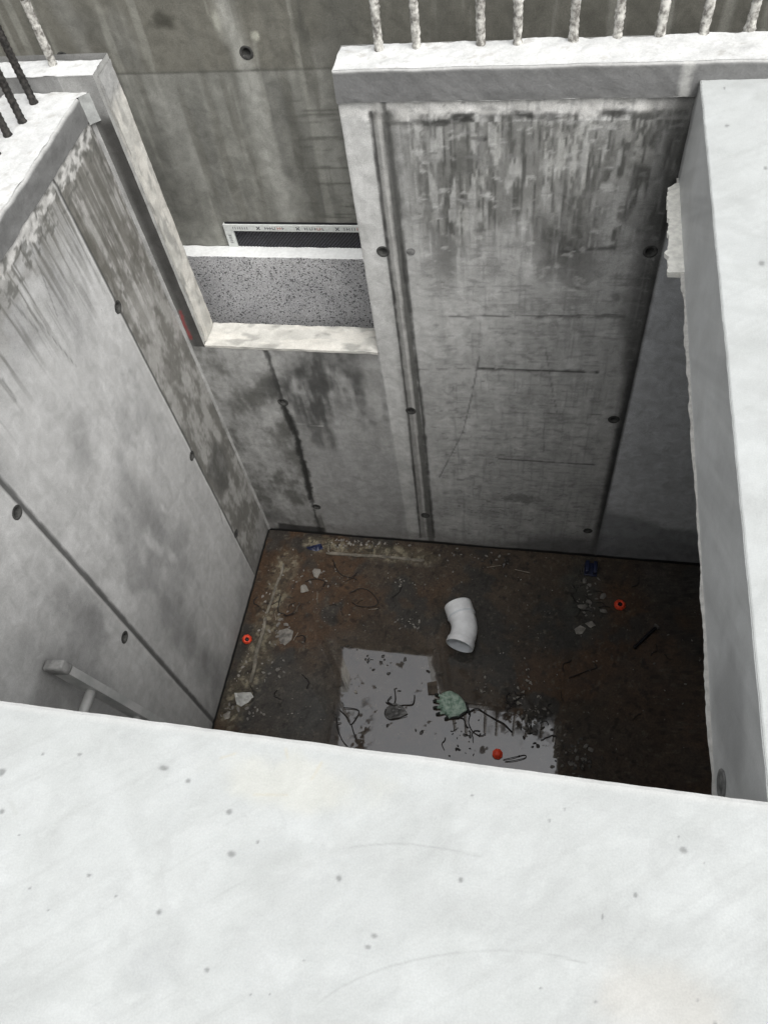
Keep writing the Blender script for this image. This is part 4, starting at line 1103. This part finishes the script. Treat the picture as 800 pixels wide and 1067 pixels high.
# crumpled sheets
def sheet(pix, M, label, cat_, name, h=.02, seed=1, th=.001):
    P = [onp(p) for p in pix]; cx = sum(p[0] for p in P)/len(P); cy = sum(p[1] for p in P)/len(P)
    bm = bmesh.new(); c = bm.verts.new((0, 0, h)); rings = [[c]]
    per = []
    for i in range(len(P)):
        a, b = P[i], P[(i+1) % len(P)]
        for k in range(3): per.append((a[0]+(b[0]-a[0])*k/3-cx, a[1]+(b[1]-a[1])*k/3-cy))
    n = len(per)
    for f in (.25, .5, .75, 1):
        rings.append([bm.verts.new((x*f, y*f, .004+h*.5*(1-f)+abs(mnoise.noise(Vector((x*f*30+seed, y*f*30, seed))))*h*1.2)) for x, y in per])
    for k in range(n): bm.faces.new((c, rings[1][k], rings[1][(k+1) % n]))
    for A, B in zip(rings[1:-1], rings[2:]):
        for k in range(n): bm.faces.new((A[k], B[k], B[(k+1) % n], A[(k+1) % n]))
    o = link(name, bm, M, smooth=False); o.location = (cx, cy, -D)
    sd = o.modifiers.new('thickness', 'SOLIDIFY'); sd.thickness = th
    return tag(o, label, cat_)
sheet([(245, 723), (254, 722), (262, 722), (265, 727), (259, 732), (252, 737), (247, 734)], M_PAPER, 'crumpled dirty white paper in the near left corner of the pit', 'paper', 'paper_scrap', .022, 2)
M_FILMG = simple('grimy_film', (.10, .098, .095), .35, var=.3, scale=30, bump=.4)
sheet([(403, 737), (412, 733), (420, 737), (425, 744), (417, 748), (407, 750), (401, 744)], M_FILMG, 'crumpled grey film wound in wire in the middle of the puddle', 'plastic film', 'film_scrap', .018, 5)
sheet([(233, 745), (240, 742), (240, 749), (235, 750)], M_STONEL, 'small grey shard in the near left corner of the floor', 'shard', 'concrete_shard', .012, 7)
sheet([(291, 657), (300, 655), (306, 658), (304, 667), (297, 673), (291, 668)], M_STONE, 'flat grey chip with a dark edge, between the lath and the puddle', 'chip', 'concrete_shard', .010, 8)
sheet([(445, 712), (455, 710), (456, 724), (446, 724)], M_WOODD, 'small square brown wood piece touching the glove', 'wood piece', 'wood_scrap', .006, 9, .004)
sheet([(319, 571), (326, 569), (335, 567), (337, 573), (330, 575), (323, 574)], M_BLUE, 'small blue plastic scrap near the back left corner', 'plastic scrap', 'plastic_scrap', .014, 4)
sheet([(598, 656), (604, 652), (610, 655), (606, 661), (600, 662)], M_STONEL, 'pale jagged crumb below the grey debris heap', 'crumb', 'concrete_shard', .014, 11)
sheet([(609, 650), (616, 648), (620, 652), (615, 655)], M_STONEL, 'small pale crumb at the lower right of the grey debris heap', 'crumb', 'concrete_shard', .012, 12)
# navy plastic clip at the back wall
def clip():
    x, y = onp((615, 594)); y = min(y, Y1-.055); root = empty('plastic_spacer', (x, y, -D), -.05)
    bm = bmesh.new(); add_box(bm, (-.038, -.045, 0), (.038, .045, .012), bev=.003); link('base', bm, M_BLUE, root)
    for s_ in (-1, 1):
        bm = bmesh.new(); add_box(bm, (s_*.024-.011, -.040, .0125), (s_*.024+.011, .040, .05), bev=.004); link('prong', bm, M_BLUE, root)
    tag(root, 'navy two pronged plastic piece at the foot of the back wall under the right joint', 'plastic piece')
clip()

# ------------------------------------------------------------------ CHIPS AND PEBBLES
def chip_mesh(seed, flat=.55):
    r = random.Random(seed); bm = bmesh.new()
    for i in range(14):
        v = Vector((r.gauss(0, 1), r.gauss(0, 1), r.gauss(0, 1))).normalized()
        v = Vector((v.x*r.uniform(.7, 1.1), v.y*r.uniform(.55, .9), v.z*flat)); bm.verts.new(v*.5)
    h = bmesh.ops.convex_hull(bm, input=bm.verts)
    bmesh.ops.delete(bm, geom=[v for v in bm.verts if not v.link_faces], context='VERTS')
    zmin = min(v.co.z for v in bm.verts)
    for v in bm.verts: v.co.z -= zmin*.85
    me = bpy.data.meshes.new('chip'); bm.to_mesh(me); bm.free(); return me
mats = (M_STONE, M_STONEL, M_STONED)
CH = {}
for mi, M_ in enumerate(mats):
    CH[mi] = []
    for k in range(6):
        me = chip_mesh(mi*10+k, .5 if mi < 2 else .4); me.materials.append(M_); CH[mi].append(me)
GR = {0: ('grey concrete chip scattered on the pit floor', 'grey chips on the pit floor'), 1: ('pale concrete chip scattered on the pit floor', 'pale chips on the pit floor'), 2: ('small dark wet chip scattered on the pit floor', 'dark wet chips on the pit floor')}
cnt = [0, 0, 0]
QUEUE = []
def put(x, y, s, mi):
    s *= 1.35
    if XL+.02 < x < 1.2 and .6 < y < Y1-.02: QUEUE.append((s, x, y, mi))
def place_chip(s, x, y, mi):
    o = bpy.data.objects.new('stone_chip', random.choice(CH[mi])); COL.objects.link(o)
    o.location = (x, y, -D); o.scale = (s, s*random.uniform(.6, 1), s*random.uniform(.6, 1)); o.rotation_euler = (0, 0, random.uniform(0, 2*PI))
    tag(o, GR[mi][0], 'chip', GR[mi][1])
def cluster(px, py, rx, ry, n, smin, smax, mi):
    for _ in range(n):
        a = random.gauss(0, .5); b = random.gauss(0, .5); x, y = onp((px+a*rx, py+b*ry)); put(x, y, random.uniform(smin, smax)*random.uniform(.5, 1), mi)
for args in ((612, 625, 16, 34, 26, .02, .05, 0), (603, 605, 16, 20, 10, .015, .035, 2), (612, 640, 10, 20, 8, .02, .04, 2),
             (548, 745, 26, 22, 34, .010, .028, 0), (555, 760, 22, 22, 30, .012, .034, 2), (552, 712, 14, 20, 12, .010, .024, 1), (503, 715, 8, 14, 10, .008, .020, 1),
             (540, 725, 10, 12, 8, .012, .032, 1), (598, 790, 20, 22, 30, .010, .030, 0), (604, 792, 22, 20, 30, .010, .03, 2),
             (430, 650, 16, 10, 12, .010, .026, 1), (424, 648, 14, 8, 6, .012, .03, 0), (415, 605, 16, 12, 8, .008, .018, 1),
             (290, 655, 14, 60, 40, .010, .032, 0), (274, 660, 10, 50, 30, .008, .026, 1), (255, 700, 10, 30, 14, .010, .03, 1), (240, 745, 14, 10, 14, .015, .04, 0),
             (380, 568, 50, 7, 40, .008, .03, 1), (390, 566, 60, 7, 30, .010, .03, 0), (385, 570, 55, 6, 20, .010, .03, 2), (470, 578, 60, 7, 22, .010, .03, 0),
             (520, 585, 40, 8, 16, .015, .04, 2), (312, 744, 30, 18, 10, .006, .016, 1), (330, 600, 25, 14, 16, .01, .028, 0), (330, 600, 40, 40, 20, .006, .014, 1),
             (440, 690, 18, 16, 0, .01, .02, 2), (365, 675, 10, 3, 7, .012, .024, 2), (387, 685, 8, 5, 9, .010, .022, 2), (400, 692, 6, 7, 7, .008, .018, 2), (380, 700, 40, 26, 8, .008, .016, 2),
             (262, 742, 12, 8, 12, .01, .03, 0), (700, 700, 50, 80, 20, .008, .022, 0), (690, 640, 40, 40, 14, .008, .02, 2), (560, 650, 60, 60, 22, .006, .014, 1), (450, 600, 80, 30, 24, .006, .016, 0),
             (350, 640, 60, 50, 30, .006, .015, 0), (610, 740, 60, 50, 22, .006, .014, 0), (540, 690, 50, 30, 16, .006, .014, 1), (478, 765, 10, 20, 10, .010, .028, 2), (495, 770, 20, 20, 14, .008, .024, 2), (350, 750, 8, 16, 10, .012, .03, 2)):
    cluster(*args)
for px, py, s, mi in ((399, 684, .024, 2), (422, 687, .026, 2), (446, 700, .024, 2), (389, 698, .022, 2), (405, 702, .022, 2), (416, 720, .018, 2), (433, 761, .02, 2), (439, 763, .028, 2), (404, 756, .02, 2)): put(*onp((px, py)), s, mi)
QUEUE.sort(key=lambda q: -q[0])
for s_, x, y, mi in QUEUE[:280]: place_chip(s_, x, y, mi)
bm = bmesh.new()
for s_, x, y, mi in QUEUE[280:]:
    n0 = len(bm.verts); nf = len(bm.faces); bm.from_mesh(random.choice(CH[mi])); bm.verts.ensure_lookup_table(); bm.faces.ensure_lookup_table()
    Mx = Matrix.Translation((x, y, -D)) @ Matrix.Rotation(random.uniform(0, 6.28), 4, 'Z') @ Matrix.Diagonal((s_, s_*random.uniform(.6, 1), s_*.8, 1))
    for v in bm.verts[n0:]: v.co = Mx @ v.co
    for f in bm.faces[nf:]: f.material_index = mi
gt = link('grit', bm, mats[0], smooth=False); gt.data.materials.append(mats[1]); gt.data.materials.append(mats[2])
tag(gt, 'fine crumbs and grit strewn over the pit floor', 'grit', kind='stuff')
# the few bigger stones, each told apart
def stone(px, py, s, label, seed, M_=M_STONEL):
    me = chip_mesh(seed, .45); me.materials.append(M_); o = bpy.data.objects.new('stone', me); COL.objects.link(o)
    x, y = onp((px, py)); o.location = (x, y, -D); o.scale = (s, s, s); o.rotation_euler = (0, 0, seed); tag(o, label, 'stone')
stone(330, 597, .085, 'pale flat stone, the farther of two near the back left corner', 71)
stone(317, 614, .080, 'pale flat stone, the nearer of two near the back left corner', 75)
stone(295, 600, .022, 'tiny bright pebble alone near the back left corner', 77)
stone(281, 658, .030, 'small pale round stone beside the lath, right of the plug', 78)
stone(371, 721, .032, 'small pale stone on the left edge of the puddle', 79)

# ------------------------------------------------------------------ LIGHT: high overcast
world = bpy.data.worlds.new('World'); scene.world = world; world.use_nodes = True
nt = world.node_tree; nd = nt.nodes; ln = nt.links; bg = nd['Background']
sky = nd.new('ShaderNodeTexSky'); sky.sky_type = 'NISHITA'; sky.sun_disc = False
EL, AZ = math.radians(56), math.radians(131)
sky.sun_elevation = EL; sky.sun_rotation = AZ; sky.dust_density = 6; sky.air_density = 1.5; sky.ozone_density = 1
hs = nd.new('ShaderNodeHueSaturation'); hs.inputs['Saturation'].default_value = .12     # cloud: almost colourless light
ln.new(sky.outputs[0], hs.inputs['Color']); ln.new(hs.outputs[0], bg.inputs['Color']); bg.inputs['Strength'].default_value = .15
sd = bpy.data.lights.new('sun', 'SUN'); so = bpy.data.objects.new('sun', sd); COL.objects.link(so)
sd.energy = 1.5; sd.angle = math.radians(70); sd.color = (1, .985, .96)
dv = Vector((math.sin(AZ)*math.cos(EL), math.cos(AZ)*math.cos(EL), math.sin(EL)))
so.rotation_euler = dv.to_track_quat('Z', 'Y').to_euler()
so.location = (0, 0, 6)

scene.view_settings.view_transform = 'Standard'; scene.view_settings.look = 'None'; scene.view_settings.gamma = 1
scene.view_settings.exposure = .38
scene.cycles.max_bounces = 10; scene.cycles.diffuse_bounces = 7
